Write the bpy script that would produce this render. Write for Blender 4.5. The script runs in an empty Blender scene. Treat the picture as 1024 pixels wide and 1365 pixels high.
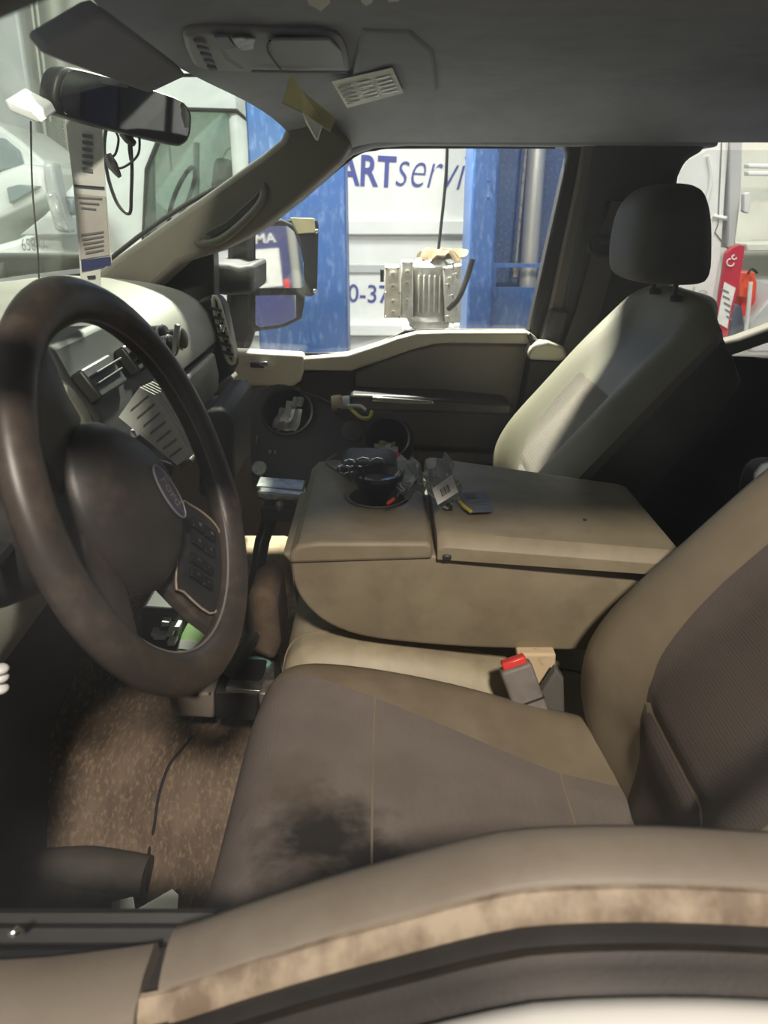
import bpy, bmesh, math, random
from mathutils import Vector, Matrix, Euler
random.seed(7)
sc = bpy.context.scene
COL = bpy.data.collections.new('workshop')     # filled off-scene, linked once at the end (keeps the hole cutting quick)

# ------------------------------------------------------------------ camera
# x = towards the rear of the truck, y = from driver door to passenger door, z = up, cab floor at 0
F_PX, PITCH, EYE = 1030.0, math.radians(22.0), Vector((0, -0.34, 1.0))
cam = bpy.data.cameras.new('camera'); cam_o = bpy.data.objects.new('camera', cam); COL.objects.link(cam_o)
cam_o.location = EYE; cam_o.rotation_euler = (math.pi/2 - PITCH, 0, 0)
cam.sensor_fit = 'VERTICAL'; cam.sensor_height = 36; cam.lens = 36*F_PX/1365
cam.clip_start = 0.01; cam.clip_end = 100
cam.dof.use_dof = True; cam.dof.focus_distance = 1.25; cam.dof.aperture_fstop = 9.0
sc.camera = cam_o

# ------------------------------------------------------------------ light
world = bpy.data.worlds.new('workshop_air'); sc.world = world; world.use_nodes = True
bg = world.node_tree.nodes['Background']; bg.inputs[0].default_value = (0.93, 0.97, 1.0, 1); bg.inputs[1].default_value = 0.17
sc.view_settings.view_transform = 'Standard'; sc.view_settings.look = 'None'
sc.view_settings.exposure = 0.0; sc.view_settings.gamma = 1.0; sc.view_settings.use_curve_mapping = False
# ceiling lamps of the workshop: position, aim, size, watts, colour
LAMPS = [((0.35, -2.5, 3.2), (-0.1, 0.5, 0.35), 0.30, 180, (1.0, 0.87, 0.74)),
         ((-0.22, 2.75, 2.4), (0.35, 1.2, 0.6), 0.14, 260, (1.0, 0.95, 0.80)),
         ((0.25, 2.0, 4.2), (0.1, 3.6, 0.6), 0.7, 122, (1.0, 0.97, 0.92)),
         ((2.4, 2.2, 4.3), (1.8, 3.6, 0.8), 0.8, 120, (1.0, 0.97, 0.92)),
         ((-2.7, 1.5, 3.4), (-2.4, 4.6, 2.7), 0.8, 170, (0.97, 1.0, 0.95))]

# ------------------------------------------------------------------ helpers
def ray(u, v):
    f = Vector((0, math.cos(PITCH), -math.sin(PITCH))); up = Vector((0, math.sin(PITCH), math.cos(PITCH)))
    return f + Vector((1, 0, 0))*((u-512)/F_PX) - up*((v-682.5)/F_PX)
def P(u, v, y):
    d = ray(u, v); return EYE + d*((y-EYE.y)/d.y)
def PZ(u, v, z):
    d = ray(u, v); return EYE + d*((z-EYE.z)/d.z)
def PN(u, v, o, n):
    d = ray(u, v); return EYE + d*(((o-EYE).dot(n))/d.dot(n))
def lerp(a, b, t): return a+(b-a)*t
def clamp(x, a=0., b=1.): return max(a, min(b, x))
def sstep(a, b, x):
    t = clamp((x-a)/(b-a)); return t*t*(3-2*t)
def interp(tab, x):
    if x <= tab[0][0]: return tab[0][1]
    for (x0, y0), (x1, y1) in zip(tab, tab[1:]):
        if x <= x1:
            t = (x-x0)/(x1-x0); return y0+(y1-y0)*t
    return tab[-1][1]
def sm(pts, n=4, closed=False):
    """Catmull-Rom through points of any dimension"""
    pts = [Vector(p) for p in pts]; N = len(pts); out = []
    rng = range(N) if closed else range(N-1)
    for i in rng:
        if closed: p0, p1, p2, p3 = pts[i-1], pts[i], pts[(i+1) % N], pts[(i+2) % N]
        else: p0, p1, p2, p3 = pts[max(i-1, 0)], pts[i], pts[i+1], pts[min(i+2, N-1)]
        for k in range(n):
            t = k/n
            out.append(0.5*((2*p1)+(p2-p0)*t+(2*p0-5*p1+4*p2-p3)*t*t+(3*p1-p0-3*p2+p3)*t**3))
    if not closed: out.append(pts[-1])
    return out
def frame(d):
    d = d.normalized(); a = Vector((0, 0, 1)) if abs(d.z) < .9 else Vector((1, 0, 0))
    x = d.cross(a).normalized(); return x, d.cross(x).normalized(), d

class MB:
    def __init__(s): s.v = []; s.f = []
    def add(s, vs, fs):
        o = len(s.v); s.v += [Vector(p) for p in vs]; s.f += [tuple(i+o for i in f) for f in fs]; return s
    def box(s, c, d, rot=None):
        c = Vector(c); r = Euler(rot).to_matrix() if rot is not None and not isinstance(rot, Matrix) else rot
        vs = []
        for z in (-.5, .5):
            for x, y in ((-.5, -.5), (.5, -.5), (.5, .5), (-.5, .5)):
                p = Vector((x*d[0], y*d[1], z*d[2])); vs.append(c+(r @ p if r else p))
        return s.add(vs, [(3, 2, 1, 0), (4, 5, 6, 7), (0, 1, 5, 4), (1, 2, 6, 5), (2, 3, 7, 6), (3, 0, 4, 7)])
    def prism(s, pts, d):
        pts = [Vector(p) for p in pts]; d = Vector(d); n = len(pts)
        return s.add(pts+[p+d for p in pts], [tuple(range(n)), tuple(range(2*n-1, n-1, -1))]+[(i, (i+1) % n, (i+1) % n+n, i+n) for i in range(n)])
    def tube(s, pts, r, n=8, closed=False, flat=None, k=1):
        pts = [Vector(p) for p in pts]
        if k > 1: pts = sm(pts, k, closed)
        N = len(pts); vs = []; x = None
        for i, p in enumerate(pts):
            a = pts[i-1] if (i or closed) else p; b = pts[(i+1) % N] if (i < N-1 or closed) else p
            d = (b-a).normalized()
            if x is None: x, y, _ = frame(d)
            else:
                x = (x-d*x.dot(d)).normalized()
            y = d.cross(x)
            rr = r if not isinstance(r, (list, tuple)) else interp([(j/(len(r)-1), q) for j, q in enumerate(r)], i/max(1, N-1))
            for j in range(n):
                t = 2*math.pi*j/n; vs.append(p+x*math.cos(t)*rr+y*math.sin(t)*rr*(flat or 1))
        fs = []
        for i in range(N if closed else N-1):
            for j in range(n):
                fs.append((i*n+j, i*n+(j+1) % n, ((i+1) % N)*n+(j+1) % n, ((i+1) % N)*n+j))
        if not closed: fs += [tuple(range(n-1, -1, -1)), tuple((N-1)*n+j for j in range(n))]
        return s.add(vs, fs)
    def lathe(s, c, axis, prof, n=24):
        c = Vector(c); x, y, d = frame(Vector(axis)); vs = []; N = len(prof)
        for r, h in prof:
            for j in range(n):
                t = 2*math.pi*j/n; vs.append(c+d*h+(x*math.cos(t)+y*math.sin(t))*max(r, 1e-5))
        fs = [(i*n+j, i*n+(j+1) % n, (i+1)*n+(j+1) % n, (i+1)*n+j) for i in range(N-1) for j in range(n)]
        fs += [tuple(range(n-1, -1, -1)), tuple((N-1)*n+j for j in range(n))]
        return s.add(vs, fs)
    def loft(s, rings, cap=True, closed=True):
        n = len(rings[0]); vs = [p for r in rings for p in r]; m = n if closed else n-1
        fs = [(i*n+j, i*n+(j+1) % n, (i+1)*n+(j+1) % n, (i+1)*n+j) for i in range(len(rings)-1) for j in range(m)]
        if cap and closed: fs += [tuple(range(n-1, -1, -1)), tuple((len(rings)-1)*n+j for j in range(n))]
        return s.add(vs, fs)
    def slab(s, fn, us, vs_, th):
        """grid surface fn(u,v) with thickness vector th (or th(u,v))"""
        nu, nv = len(us), len(vs_); top = [Vector(fn(u, v)) for u in us for v in vs_]
        T = (lambda u, v: Vector(th)) if not callable(th) else th
        bot = [Vector(fn(u, v))+Vector(T(u, v)) for u in us for v in vs_]
        q = lambda i, j: i*nv+j
        fs = []
        for i in range(nu-1):
            for j in range(nv-1):
                fs.append((q(i, j), q(i+1, j), q(i+1, j+1), q(i, j+1)))
                fs.append(tuple(k+nu*nv for k in (q(i, j+1), q(i+1, j+1), q(i+1, j), q(i, j))))
        b = [q(i, 0) for i in range(nu)]+[q(nu-1, j) for j in range(1, nv)]+[q(i, nv-1) for i in range(nu-2, -1, -1)]+[q(0, j) for j in range(nv-2, 0, -1)]
        for i in range(len(b)):
            a, c = b[i], b[(i+1) % len(b)]; fs.append((c, a, a+nu*nv, c+nu*nv))
        return s.add(top+bot, fs)
    def ell(s, c, r, n=14, m=9, rot=None):
        c = Vector(c); R = Euler(rot).to_matrix() if rot else Matrix.Identity(3)
        rings = []
        for i in range(m+1):
            t = math.pi*i/m; t = clamp(t, .02, math.pi-.02)
            rings.append([c+R @ Vector((r[0]*math.sin(t)*math.cos(2*math.pi*j/n), r[1]*math.sin(t)*math.sin(2*math.pi*j/n), r[2]*math.cos(t))) for j in range(n)])
        return s.loft(rings)
    def build(s, name, mat, parent=None, bevel=0, smooth=True, seg=2, ang=38, kind=None):
        me = bpy.data.meshes.new(name)
        xs = [p.x for p in s.v]; ys = [p.y for p in s.v]; zs = [p.z for p in s.v]
        o = Vector(((min(xs)+max(xs))/2, (min(ys)+max(ys))/2, min(zs)))
        me.from_pydata([p-o for p in s.v], [], s.f)
        bm = bmesh.new(); bm.from_mesh(me); bmesh.ops.recalc_face_normals(bm, faces=bm.faces[:]); bm.to_mesh(me); bm.free()
        me.materials.append(mat)
        ob = bpy.data.objects.new(name, me); COL.objects.link(ob); ob.location = o
        if smooth:
            for p in me.polygons: p.use_smooth = True
            me.set_sharp_from_angle(angle=math.radians(ang))
        if bevel:
            m = ob.modifiers.new('bevel', 'BEVEL'); m.width = bevel; m.segments = seg; m.limit_method = 'ANGLE'; m.angle_limit = math.radians(35)
        if parent is not None: attach(ob, parent)
        if kind: ob['kind'] = kind
        return ob
def attach(ob, parent):
    ob.parent = parent
    # every piece is authored in world space: undo the chain of parent translations
    off = Vector(); q = parent
    while q is not None:
        off += q.location if q.parent is None else q.location+q.matrix_parent_inverse.translation
        q = q.parent
    ob.matrix_parent_inverse = Matrix.Translation(-off)
def tag(o, label, cat, group=None):
    o['label'] = label; o['category'] = cat
    if group: o['group'] = group
    return o
def thing(name, label, cat, loc=(0, 0, 0), group=None):
    o = bpy.data.objects.new(name, None); COL.objects.link(o); o.location = loc; o.empty_display_size = .05
    return tag(o, label, cat, group)
def structure(name, label, cat, loc=(0, 0, 0)):
    o = thing(name, label, cat, loc); o['kind'] = 'structure'; return o
def px(pts, y): return [P(u, v, y) for u, v in pts]
def pp(name, pts, y, depth, mat, parent=None, bevel=.004, n=0, **k):
    """prism whose outline stands in the plane Y=y and goes back by depth"""
    q = px(pts, y)
    if n: q = sm(q, n, True)
    return MB().prism(q, (0, depth, 0)).build(name, mat, parent, bevel, **k)
def cut(ob, cutter):
    m = ob.modifiers.new('hole', 'BOOLEAN'); m.object = cutter; m.operation = 'DIFFERENCE'; m.solver = 'EXACT'
    sc.collection.objects.link(ob); sc.collection.objects.link(cutter); bpy.context.view_layer.update()
    me = bpy.data.meshes.new_from_object(ob.evaluated_get(bpy.context.evaluated_depsgraph_get()))
    sc.collection.objects.unlink(ob); ob.modifiers.clear(); ob.data = me; bpy.data.objects.remove(cutter)
    for p in me.polygons: p.use_smooth = True
    me.set_sharp_from_angle(angle=math.radians(35))
def text(name, s, a, b, up, mat, parent=None, height=None, bold=0., shear=0., depth=.0008, out=None):
    """lettering whose baseline runs from point a to point b"""
    cu = bpy.data.curves.new(name, 'FONT'); cu.body = s; cu.offset = bold; cu.shear = shear; cu.resolution_u = 4
    t = bpy.data.objects.new(name, cu); sc.collection.objects.link(t); bpy.context.view_layer.update()
    me = bpy.data.meshes.new_from_object(t.evaluated_get(bpy.context.evaluated_depsgraph_get()))
    bpy.data.objects.remove(t)
    xs = [v.co.x for v in me.vertices]; ys = [v.co.y for v in me.vertices]
    x0, x1, y0, y1 = min(xs), max(xs), min(ys), max(ys)
    a = Vector(a); b = Vector(b); ex = (b-a); L = ex.length; ex.normalize(); up = Vector(up); up = (up-ex*up.dot(ex)).normalized()
    k = L/(x1-x0); ky = height/(y1-y0) if height else k
    n = ex.cross(up)
    mb = MB(); fs = [tuple(p.vertices) for p in me.polygons]; vs = [a+ex*(v.co.x-x0)*k+up*(v.co.y)*ky for v in me.vertices]
    mb.add([v+n*depth for v in vs], fs)
    bpy.data.meshes.remove(me)
    return mb.build(name, mat, parent, smooth=False)

# ------------------------------------------------------------------ materials
def mat(name, c, c2=None, sc_=8., rough=.6, metal=0., bump=0., bsc=300., spec=.5, det=4., lo=.4, hi=.65, stain_shade_spots=(), emit=0., weave=0., stretch=(1, 1, 1), c3=None, sc3=60., amt3=.5):
    m = bpy.data.materials.new(name); m.use_nodes = True; nt = m.node_tree; N = nt.nodes; L = nt.links
    b = N['Principled BSDF']; b.inputs['Roughness'].default_value = rough; b.inputs['Metallic'].default_value = metal
    b.inputs['Specular IOR Level'].default_value = spec; b.inputs['Base Color'].default_value = (*c, 1)
    g = N.new('ShaderNodeNewGeometry'); mp = N.new('ShaderNodeMapping'); mp.inputs['Scale'].default_value = stretch
    L.new(g.outputs['Position'], mp.inputs['Vector']); col = None
    def mix(fac, a, bb):
        x = N.new('ShaderNodeMix'); x.data_type = 'RGBA'
        L.new(fac, x.inputs['Factor'])
        if isinstance(a, tuple): x.inputs['A'].default_value = (*a, 1)
        else: L.new(a, x.inputs['A'])
        if isinstance(bb, tuple): x.inputs['B'].default_value = (*bb, 1)
        else: L.new(bb, x.inputs['B'])
        return x.outputs['Result']
    def noise(s, d=4.):
        n = N.new('ShaderNodeTexNoise'); n.inputs['Scale'].default_value = s; n.inputs['Detail'].default_value = d; n.inputs['Roughness'].default_value = .6
        L.new(mp.outputs['Vector'], n.inputs['Vector']); return n.outputs['Fac']
    def remap(x, a, bb, o0=0., o1=1.):
        r = N.new('ShaderNodeMapRange'); r.inputs['From Min'].default_value = a; r.inputs['From Max'].default_value = bb
        r.inputs['To Min'].default_value = o0; r.inputs['To Max'].default_value = o1
        L.new(x, r.inputs['Value']); return r.outputs['Result']
    if c2: col = mix(remap(noise(sc_, det), lo, hi), c, c2)
    if c3: col = mix(remap(noise(sc3, 6.), .5, .72, 0., amt3), col if col is not None else c, c3)
    for (p, r, sc3_, a) in stain_shade_spots:
        d = N.new('ShaderNodeVectorMath'); d.operation = 'DISTANCE'; d.inputs[1].default_value = p; L.new(g.outputs['Position'], d.inputs[0])
        ad = N.new('ShaderNodeMath'); ad.operation = 'ADD'; L.new(d.outputs['Value'], ad.inputs[0])
        L.new(remap(noise(28., 5.), 0., 1., -r*.7, r*.7), ad.inputs[1])
        col = mix(remap(ad.outputs[0], r, r*.25, 0., a), col if col is not None else c, sc3_)
    if col is not None: L.new(col, b.inputs['Base Color'])
    h = None
    if weave:
        v = N.new('ShaderNodeTexVoronoi'); v.inputs['Scale'].default_value = weave; v.inputs['Randomness'].default_value = .15
        L.new(mp.outputs['Vector'], v.inputs['Vector']); h = remap(v.outputs['Distance'], 0., .8, 1., 0.)
    elif bump: h = noise(bsc, 3.)
    if h is not None:
        bu = N.new('ShaderNodeBump'); bu.inputs['Strength'].default_value = bump or .3; bu.inputs['Distance'].default_value = .002
        L.new(h, bu.inputs['Height']); L.new(bu.outputs['Normal'], b.inputs['Normal'])
    if emit:
        b.inputs['Emission Color'].default_value = (*c, 1); b.inputs['Emission Strength'].default_value = emit
    return m
def glass(name, tint, gloss=.05, rough=.02, dust_veil=0., dust_veil_c=(.7, .7, .68)):
    m = bpy.data.materials.new(name); m.use_nodes = True; nt = m.node_tree; N = nt.nodes; L = nt.links
    for n in list(N): N.remove(n)
    out = N.new('ShaderNodeOutputMaterial'); t = N.new('ShaderNodeBsdfTransparent'); t.inputs[0].default_value = (*tint, 1)
    g = N.new('ShaderNodeBsdfGlossy'); g.inputs['Roughness'].default_value = rough
    x = N.new('ShaderNodeMixShader'); x.inputs[0].default_value = gloss
    L.new(t.outputs[0], x.inputs[1]); L.new(g.outputs[0], x.inputs[2]); last = x.outputs[0]
    if dust_veil:
        d = N.new('ShaderNodeBsdfDiffuse'); d.inputs[0].default_value = (*dust_veil_c, 1)
        geo = N.new('ShaderNodeNewGeometry'); no = N.new('ShaderNodeTexNoise'); no.inputs['Scale'].default_value = 9.; no.inputs['Detail'].default_value = 8.
        L.new(geo.outputs['Position'], no.inputs['Vector'])
        r = N.new('ShaderNodeMapRange'); r.inputs['From Min'].default_value = .35; r.inputs['From Max'].default_value = .75; r.inputs['To Max'].default_value = dust_veil
        L.new(no.outputs['Fac'], r.inputs['Value'])
        y = N.new('ShaderNodeMixShader'); L.new(r.outputs[0], y.inputs[0]); L.new(last, y.inputs[1]); L.new(d.outputs[0], y.inputs[2]); last = y.outputs[0]
    L.new(last, out.inputs[0]); return m

M = {}
M['vinyl'] = mat('tan_vinyl', (.262, .222, .150), (.205, .168, .110), 7., .52, bump=.12, bsc=900, c3=(.13, .10, .07), sc3=22., amt3=.35)
M['vinyl_seat'] = mat('tan_seat_vinyl', (.245, .205, .142), (.200, .162, .110), 6., .5, bump=.10, bsc=900, c3=(.15, .115, .08), sc3=14., amt3=.35,
                      stain_shade_spots=[((.262, .52, .42), .05, (.075, .055, .038), .75), ((.34, .55, .58), .012, (.07, .045, .03), .8), ((.36, .545, .60), .010, (.09, .06, .04), .7),
                              ((.06, .52, .42), .10, (.135, .10, .065), .65), ((-.06, .55, .42), .09, (.14, .10, .068), .6), ((.16, .48, .40), .08, (.15, .115, .08), .55)])
M['cushion_vinyl'] = mat('cream_seat_vinyl', (.42, .37, .25), (.33, .28, .19), 8., .5, bump=.10, bsc=900, c3=(.2, .15, .10), sc3=30., amt3=.35)
M['pass_vinyl'] = mat('olive_seat_vinyl', (.25, .236, .165), (.22, .206, .145), 6., .5, bump=.10, bsc=900)
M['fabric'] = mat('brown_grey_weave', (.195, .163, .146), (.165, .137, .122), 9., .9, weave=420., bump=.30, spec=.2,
                  stain_shade_spots=[((-.065, .255, .40), .085, (.014, .012, .011), .95), ((-.01, .235, .40), .05, (.02, .017, .016), .85), ((-.10, .33, .40), .06, (.105, .080, .055), .55)])  # black cushion marks hold a stain and a cast shadow in one colour
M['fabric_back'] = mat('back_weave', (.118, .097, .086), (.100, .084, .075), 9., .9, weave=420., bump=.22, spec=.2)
M['pass_fabric'] = mat('pass_weave', (.24, .215, .185), (.22, .20, .17), 9., .9, weave=300., bump=.4, spec=.2)
M['head'] = mat('headliner_cloth', (.37, .385, .44), (.335, .35, .40), 14., .95, bump=.15, bsc=500, spec=.1)
M['visor'] = mat('visor_cloth', (.30, .305, .34), (.27, .275, .305), 12., .95, bump=.15, bsc=600, spec=.1)
M['ohc'] = mat('overhead_plastic', (.36, .365, .40), None, rough=.55, bump=.05)
M['ohc_d'] = mat('overhead_dark', (.22, .225, .25), None, rough=.5)
M['pillar'] = mat('pillar_plastic', (.185, .170, .140), (.165, .15, .123), 9., .6, bump=.1, bsc=700)
M['pillar_d'] = mat('pillar_dark', (.085, .083, .080), (.07, .069, .066), 9., .7, bump=.1, bsc=700)
M['dash'] = mat('dash_plastic', (.175, .166, .143), (.152, .143, .122), 8., .5, bump=.1, bsc=700)
M['dash_d'] = mat('dash_dark', (.030, .029, .028), (.022, .022, .021), 8., .55, bump=.1, bsc=700)
M['lighttrim'] = mat('light_door_trim', (.62, .58, .48), (.56, .52, .43), 12., .5, bump=.05)
M['doorpanel'] = mat('door_panel_brown', (.235, .205, .178), (.21, .18, .155), 7., .65, bump=.1, bsc=700)
M['doorlow'] = mat('door_panel_lower', (.19, .165, .135), (.165, .14, .115), 9., .65, bump=.1, bsc=700)
M['black'] = mat('black_plastic', (.022, .022, .023), (.03, .029, .028), 20., .45)
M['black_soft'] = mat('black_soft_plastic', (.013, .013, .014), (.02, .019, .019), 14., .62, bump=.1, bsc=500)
M['gloss'] = mat('black_gloss', (.012, .012, .013), None, rough=.18)
M['leather'] = mat('wheel_leather', (.046, .037, .032), (.060, .047, .040), 14., .40, bump=.05, bsc=700, c3=(.16, .12, .09), sc3=45., amt3=.35)
M['airbag'] = mat('airbag_cover_plastic', (.026, .023, .021), (.034, .029, .026), 10., .42, bump=.15, bsc=900, c3=(.12, .09, .07), sc3=16., amt3=.5)
M['emblem'] = mat('emblem_blue', (.05, .05, .075), None, rough=.3)
M['chrome'] = mat('chrome', (.62, .61, .60), None, rough=.2, metal=1.)
M['emb_chrome'] = mat('emblem_rim', (.22, .21, .235), None, rough=.5, metal=.2)
M['steel'] = mat('steel', (.55, .54, .51), (.32, .31, .29), 60., .35, metal=.85)
M['rod'] = mat('polished_rod', (.70, .70, .66), None, rough=.25, metal=.5)
M['white'] = mat('white_plastic', (.72, .72, .70), None, rough=.4)
M['paper'] = mat('paper', (.82, .81, .77), (.74, .73, .69), 20., .8)
M['paper_r'] = mat('paper_reddish', (.50, .44, .42), (.56, .52, .50), 30., .8)
M['paper_y'] = mat('paper_yellow', (.58, .52, .28), (.46, .43, .25), 14., .8)
M['print'] = mat('print_grey', (.20, .19, .19), None, rough=.8)
M['print_d'] = mat('print_dark', (.05, .05, .06), None, rough=.8)
M['navy'] = mat('navy_print', (.045, .05, .16), None, rough=.6)
M['red'] = mat('red_plastic', (.72, .055, .045), None, rough=.35)
M['redpaint'] = mat('red_paint', (.50, .03, .06), (.42, .025, .05), 6., .45)
M['orange'] = mat('orange_red_plastic', (.78, .10, .05), None, rough=.4)
M['carpet'] = mat('dirty_carpet', (.190, .143, .106), (.10, .074, .054), 9., .97, bump=.9, bsc=240, spec=.1, c3=(.36, .27, .18), sc3=110., amt3=.6, stretch=(1.6, .5, 1))
M['tunnel'] = mat('tunnel_carpet', (.16, .115, .08), (.09, .063, .044), 9., .97, bump=.8, bsc=240, spec=.1)
M['mat'] = mat('rubber_mat', (.055, .050, .045), (.085, .07, .055), 18., .8, bump=.3, bsc=120)
M['rubber'] = mat('rubber', (.022, .020, .019), (.036, .031, .028), 12., .6, bump=.1, bsc=300)
M['sill'] = mat('sill_vinyl', (.235, .200, .160), (.195, .165, .13), 7., .55, bump=.15, bsc=600, c3=(.16, .12, .085), sc3=25., amt3=.4)
M['worn'] = mat('worn_edge', (.42, .34, .25), (.20, .145, .10), 35., .7, bump=.5, bsc=90, stretch=(1, 1, .6))
M['belt'] = mat('belt_webbing', (.115, .108, .098), None, rough=.85, weave=500., bump=.4)
M['buckle'] = mat('buckle_grey', (.20, .18, .165), (.15, .13, .12), 30., .55)
M['beige'] = mat('beige_foam', (.62, .48, .31), (.40, .29, .18), 60., .9, lo=.58, hi=.75)
M['whitepaint'] = mat('white_van_paint', (.78, .79, .76), (.74, .75, .72), 3., .3)
M['vangrey'] = mat('van_lower_grey', (.50, .51, .50), (.46, .47, .46), 3., .35)
M['blue'] = mat('blue_lift_paint', (.042, .115, .33), (.036, .10, .29), 5., .4, c3=(.25, .36, .62), sc3=55., amt3=.45, stretch=(1, 1, .35))
M['blue_d'] = mat('blue_lift_recess', (.06, .12, .28), (.05, .10, .24), 8., .4, c3=(.25, .36, .62), sc3=90., amt3=.4)
M['vantext'] = mat('van_lettering_blue', (.070, .085, .30), None, rough=.5)
M['casting'] = mat('cast_aluminium', (.70, .69, .63), (.52, .51, .46), 30., .55, metal=.1, bump=.3, bsc=90)
M['casting2'] = mat('cast_aluminium_tan', (.74, .69, .57), (.60, .55, .45), 25., .55, metal=.15, bump=.3, bsc=90)
M['rag'] = mat('tan_rag', (.34, .26, .16), (.22, .165, .10), 25., .95, bump=.6, bsc=60)
M['wall'] = mat('workshop_wall', (.66, .66, .58), (.60, .60, .53), 2., .8)
M['concrete'] = mat('concrete', (.36, .36, .34), (.28, .28, .265), 3., .8, bump=.2, bsc=40)
M['wire'] = mat('fence_wire', (.34, .34, .30), None, rough=.5, metal=.4)
M['mirror'] = mat('mirror_silver', (.86, .87, .88), None, rough=.03, metal=1.)
M['mirror_d'] = mat('mirror_tinted', (.50, .52, .55), None, rough=.03, metal=1.)
M['green'] = mat('green_plastic', (.36, .62, .22), (.55, .72, .42), 14., .45)
M['teal'] = mat('teal_plastic', (.20, .42, .36), None, rough=.4)
M['seattle'] = mat('grey_card', (.10, .12, .17), None, rough=.5)
M['yellow'] = mat('yellow_plastic', (.60, .52, .06), None, rough=.5)
M['skin_grey'] = mat('truck_grey_glass', (.22, .26, .27), (.30, .34, .34), 5., .25)
M['lamp'] = mat('lamp_diffuser', (1., .95, .86), None, emit=6.)
M['lampbody'] = mat('lamp_housing', (.6, .6, .6), None, rough=.5)
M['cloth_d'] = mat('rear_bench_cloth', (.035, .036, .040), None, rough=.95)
M['seatside'] = mat('seat_side_dark', (.060, .056, .048), (.05, .046, .04), 8., .7, bump=.1, bsc=700)
M['headrest'] = mat('headrest_vinyl', (.090, .088, .078), (.08, .078, .07), 8., .6, bump=.1, bsc=700)
M['g_clear'] = glass('clear_glass', (.97, .985, .98), .03)
M['g_shield'] = glass('windshield_glass', (.90, .95, .92), .04, .02, .10)
M['g_side'] = glass('side_glass', (.95, .97, .97), .04, .02, .07)
M['g_driver'] = glass('driver_glass', (.985, .99, .99), .010, .02, .011, (.6, .66, .75))  # faint bluish dust stands in for the veil of reflected light
M['g_tint'] = glass('privacy_glass', (.22, .23, .24), .05)
M['g_bag'] = glass('clear_bag', (.86, .87, .86), .16, .15, .75, (.72, .72, .70))
M['g_van'] = glass('van_glass', (.70, .80, .74), .10, .03, .30, (.42, .46, .45))
M['g_cup'] = glass('smoked_bin', (.35, .35, .35), .08, .1)

# ================================================================== WORKSHOP
GZ = -0.80
o = MB().box((0.2, 2.5, GZ-.05), (16, 16, .1)).build('floor', M['concrete'], smooth=False); o['kind'] = 'structure'; tag(o, 'grey concrete workshop floor under the vehicles', 'floor')
w = structure('wall_back', 'pale workshop wall behind the white van', 'wall', (0, 7.6, GZ))
for i in range(8):
    MB().box((-7+2*i, 7.65, 1.7), (1.985, .1, 5)).build('panel', M['wall'], w, .01)
w = structure('wall_front', 'pale panelled workshop wall ahead of the trucks', 'wall', (-7.6, 3, GZ))
for i in range(7):
    MB().box((-7.65, -5+2*i+.5, 1.7), (.1, 1.985, 5)).build('panel', M['wall'], w, .01)

for i, (p, a, size, watt, c) in enumerate(LAMPS):
    L = bpy.data.lights.new('lamp_light', 'AREA'); L.shape = 'DISK'; L.size = size; L.energy = watt; L.color = c
    places = ['above the driver side of the cab', 'between the cab and the lettered van', 'above the lettered van', 'above the open van at the rear', 'above the van bonnet']
    t = thing('ceiling_lamp', 'round workshop ceiling lamp hanging '+places[i], 'lamp', Vector(p), 'workshop ceiling lamps')
    d = (Vector(a)-Vector(p)).normalized()
    lo = bpy.data.objects.new('lamp_light', L); COL.objects.link(lo); lo.location = Vector(p)+d*.02; lo.rotation_euler = d.to_track_quat('-Z', 'Y').to_euler()
    attach(lo, t)
    MB().lathe(Vector(p)-d*.10, d, [(.02, -.05), (.06, -.04), (size*.5, .03), (size*.56, .10), (size*.53, .10), (size*.48, .05)], 24).build('shade', M['lampbody'], t)
    MB().tube([Vector(p)-d*.14, Vector(p)-d*.14+Vector((0, 0, 1.0))], .008, 6).build('cable', M['black'], t)

# ---- white van with blue lettering (side at y=4.2)
VY = 4.2
van = thing('cargo_van', 'white cargo van with blue lettering behind the blue lift posts', 'van', (0, VY+.9, GZ))
body = MB().box((.05, VY+.95, .62), (1.75, 1.9, 2.6)).build('cargo_body', M['whitepaint'], van, .05, seg=3)
mould = MB()
zb = P(540, 300, VY).z
for (v0, v1, mt, nm, d) in [(293, 313, 'whitepaint', 'side_moulding', .035), (352, 364, 'vangrey', 'groove_strip', .012), (430, 446, 'whitepaint', 'lower_moulding', .06), (446, 500, 'vangrey', 'sill_panel', .03)]:
    z1, z0 = P(540, v0, VY).z, P(540, v1, VY).z
    MB().box((.05, VY-d/2, (z0+z1)/2), (1.72, d, z1-z0)).build(nm, M[mt], van, .008)
text('side_lettering', 'ART', P(450, 245, VY-.003), P(527, 249, VY-.003), (0, 0, 1), M['vantext'], van, height=.155, bold=.022)
text('side_lettering', 'service', P(527, 248, VY-.003), P(660, 257, VY-.003), (0, 0, 1), M['vantext'], van, height=.175, shear=.28, bold=-.014)
text('phone_lettering', '0-37', P(464, 402, VY-.003), P(519, 404, VY-.003), (0, 0, 1), M['vantext'], van, height=.10, bold=.008)
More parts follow.
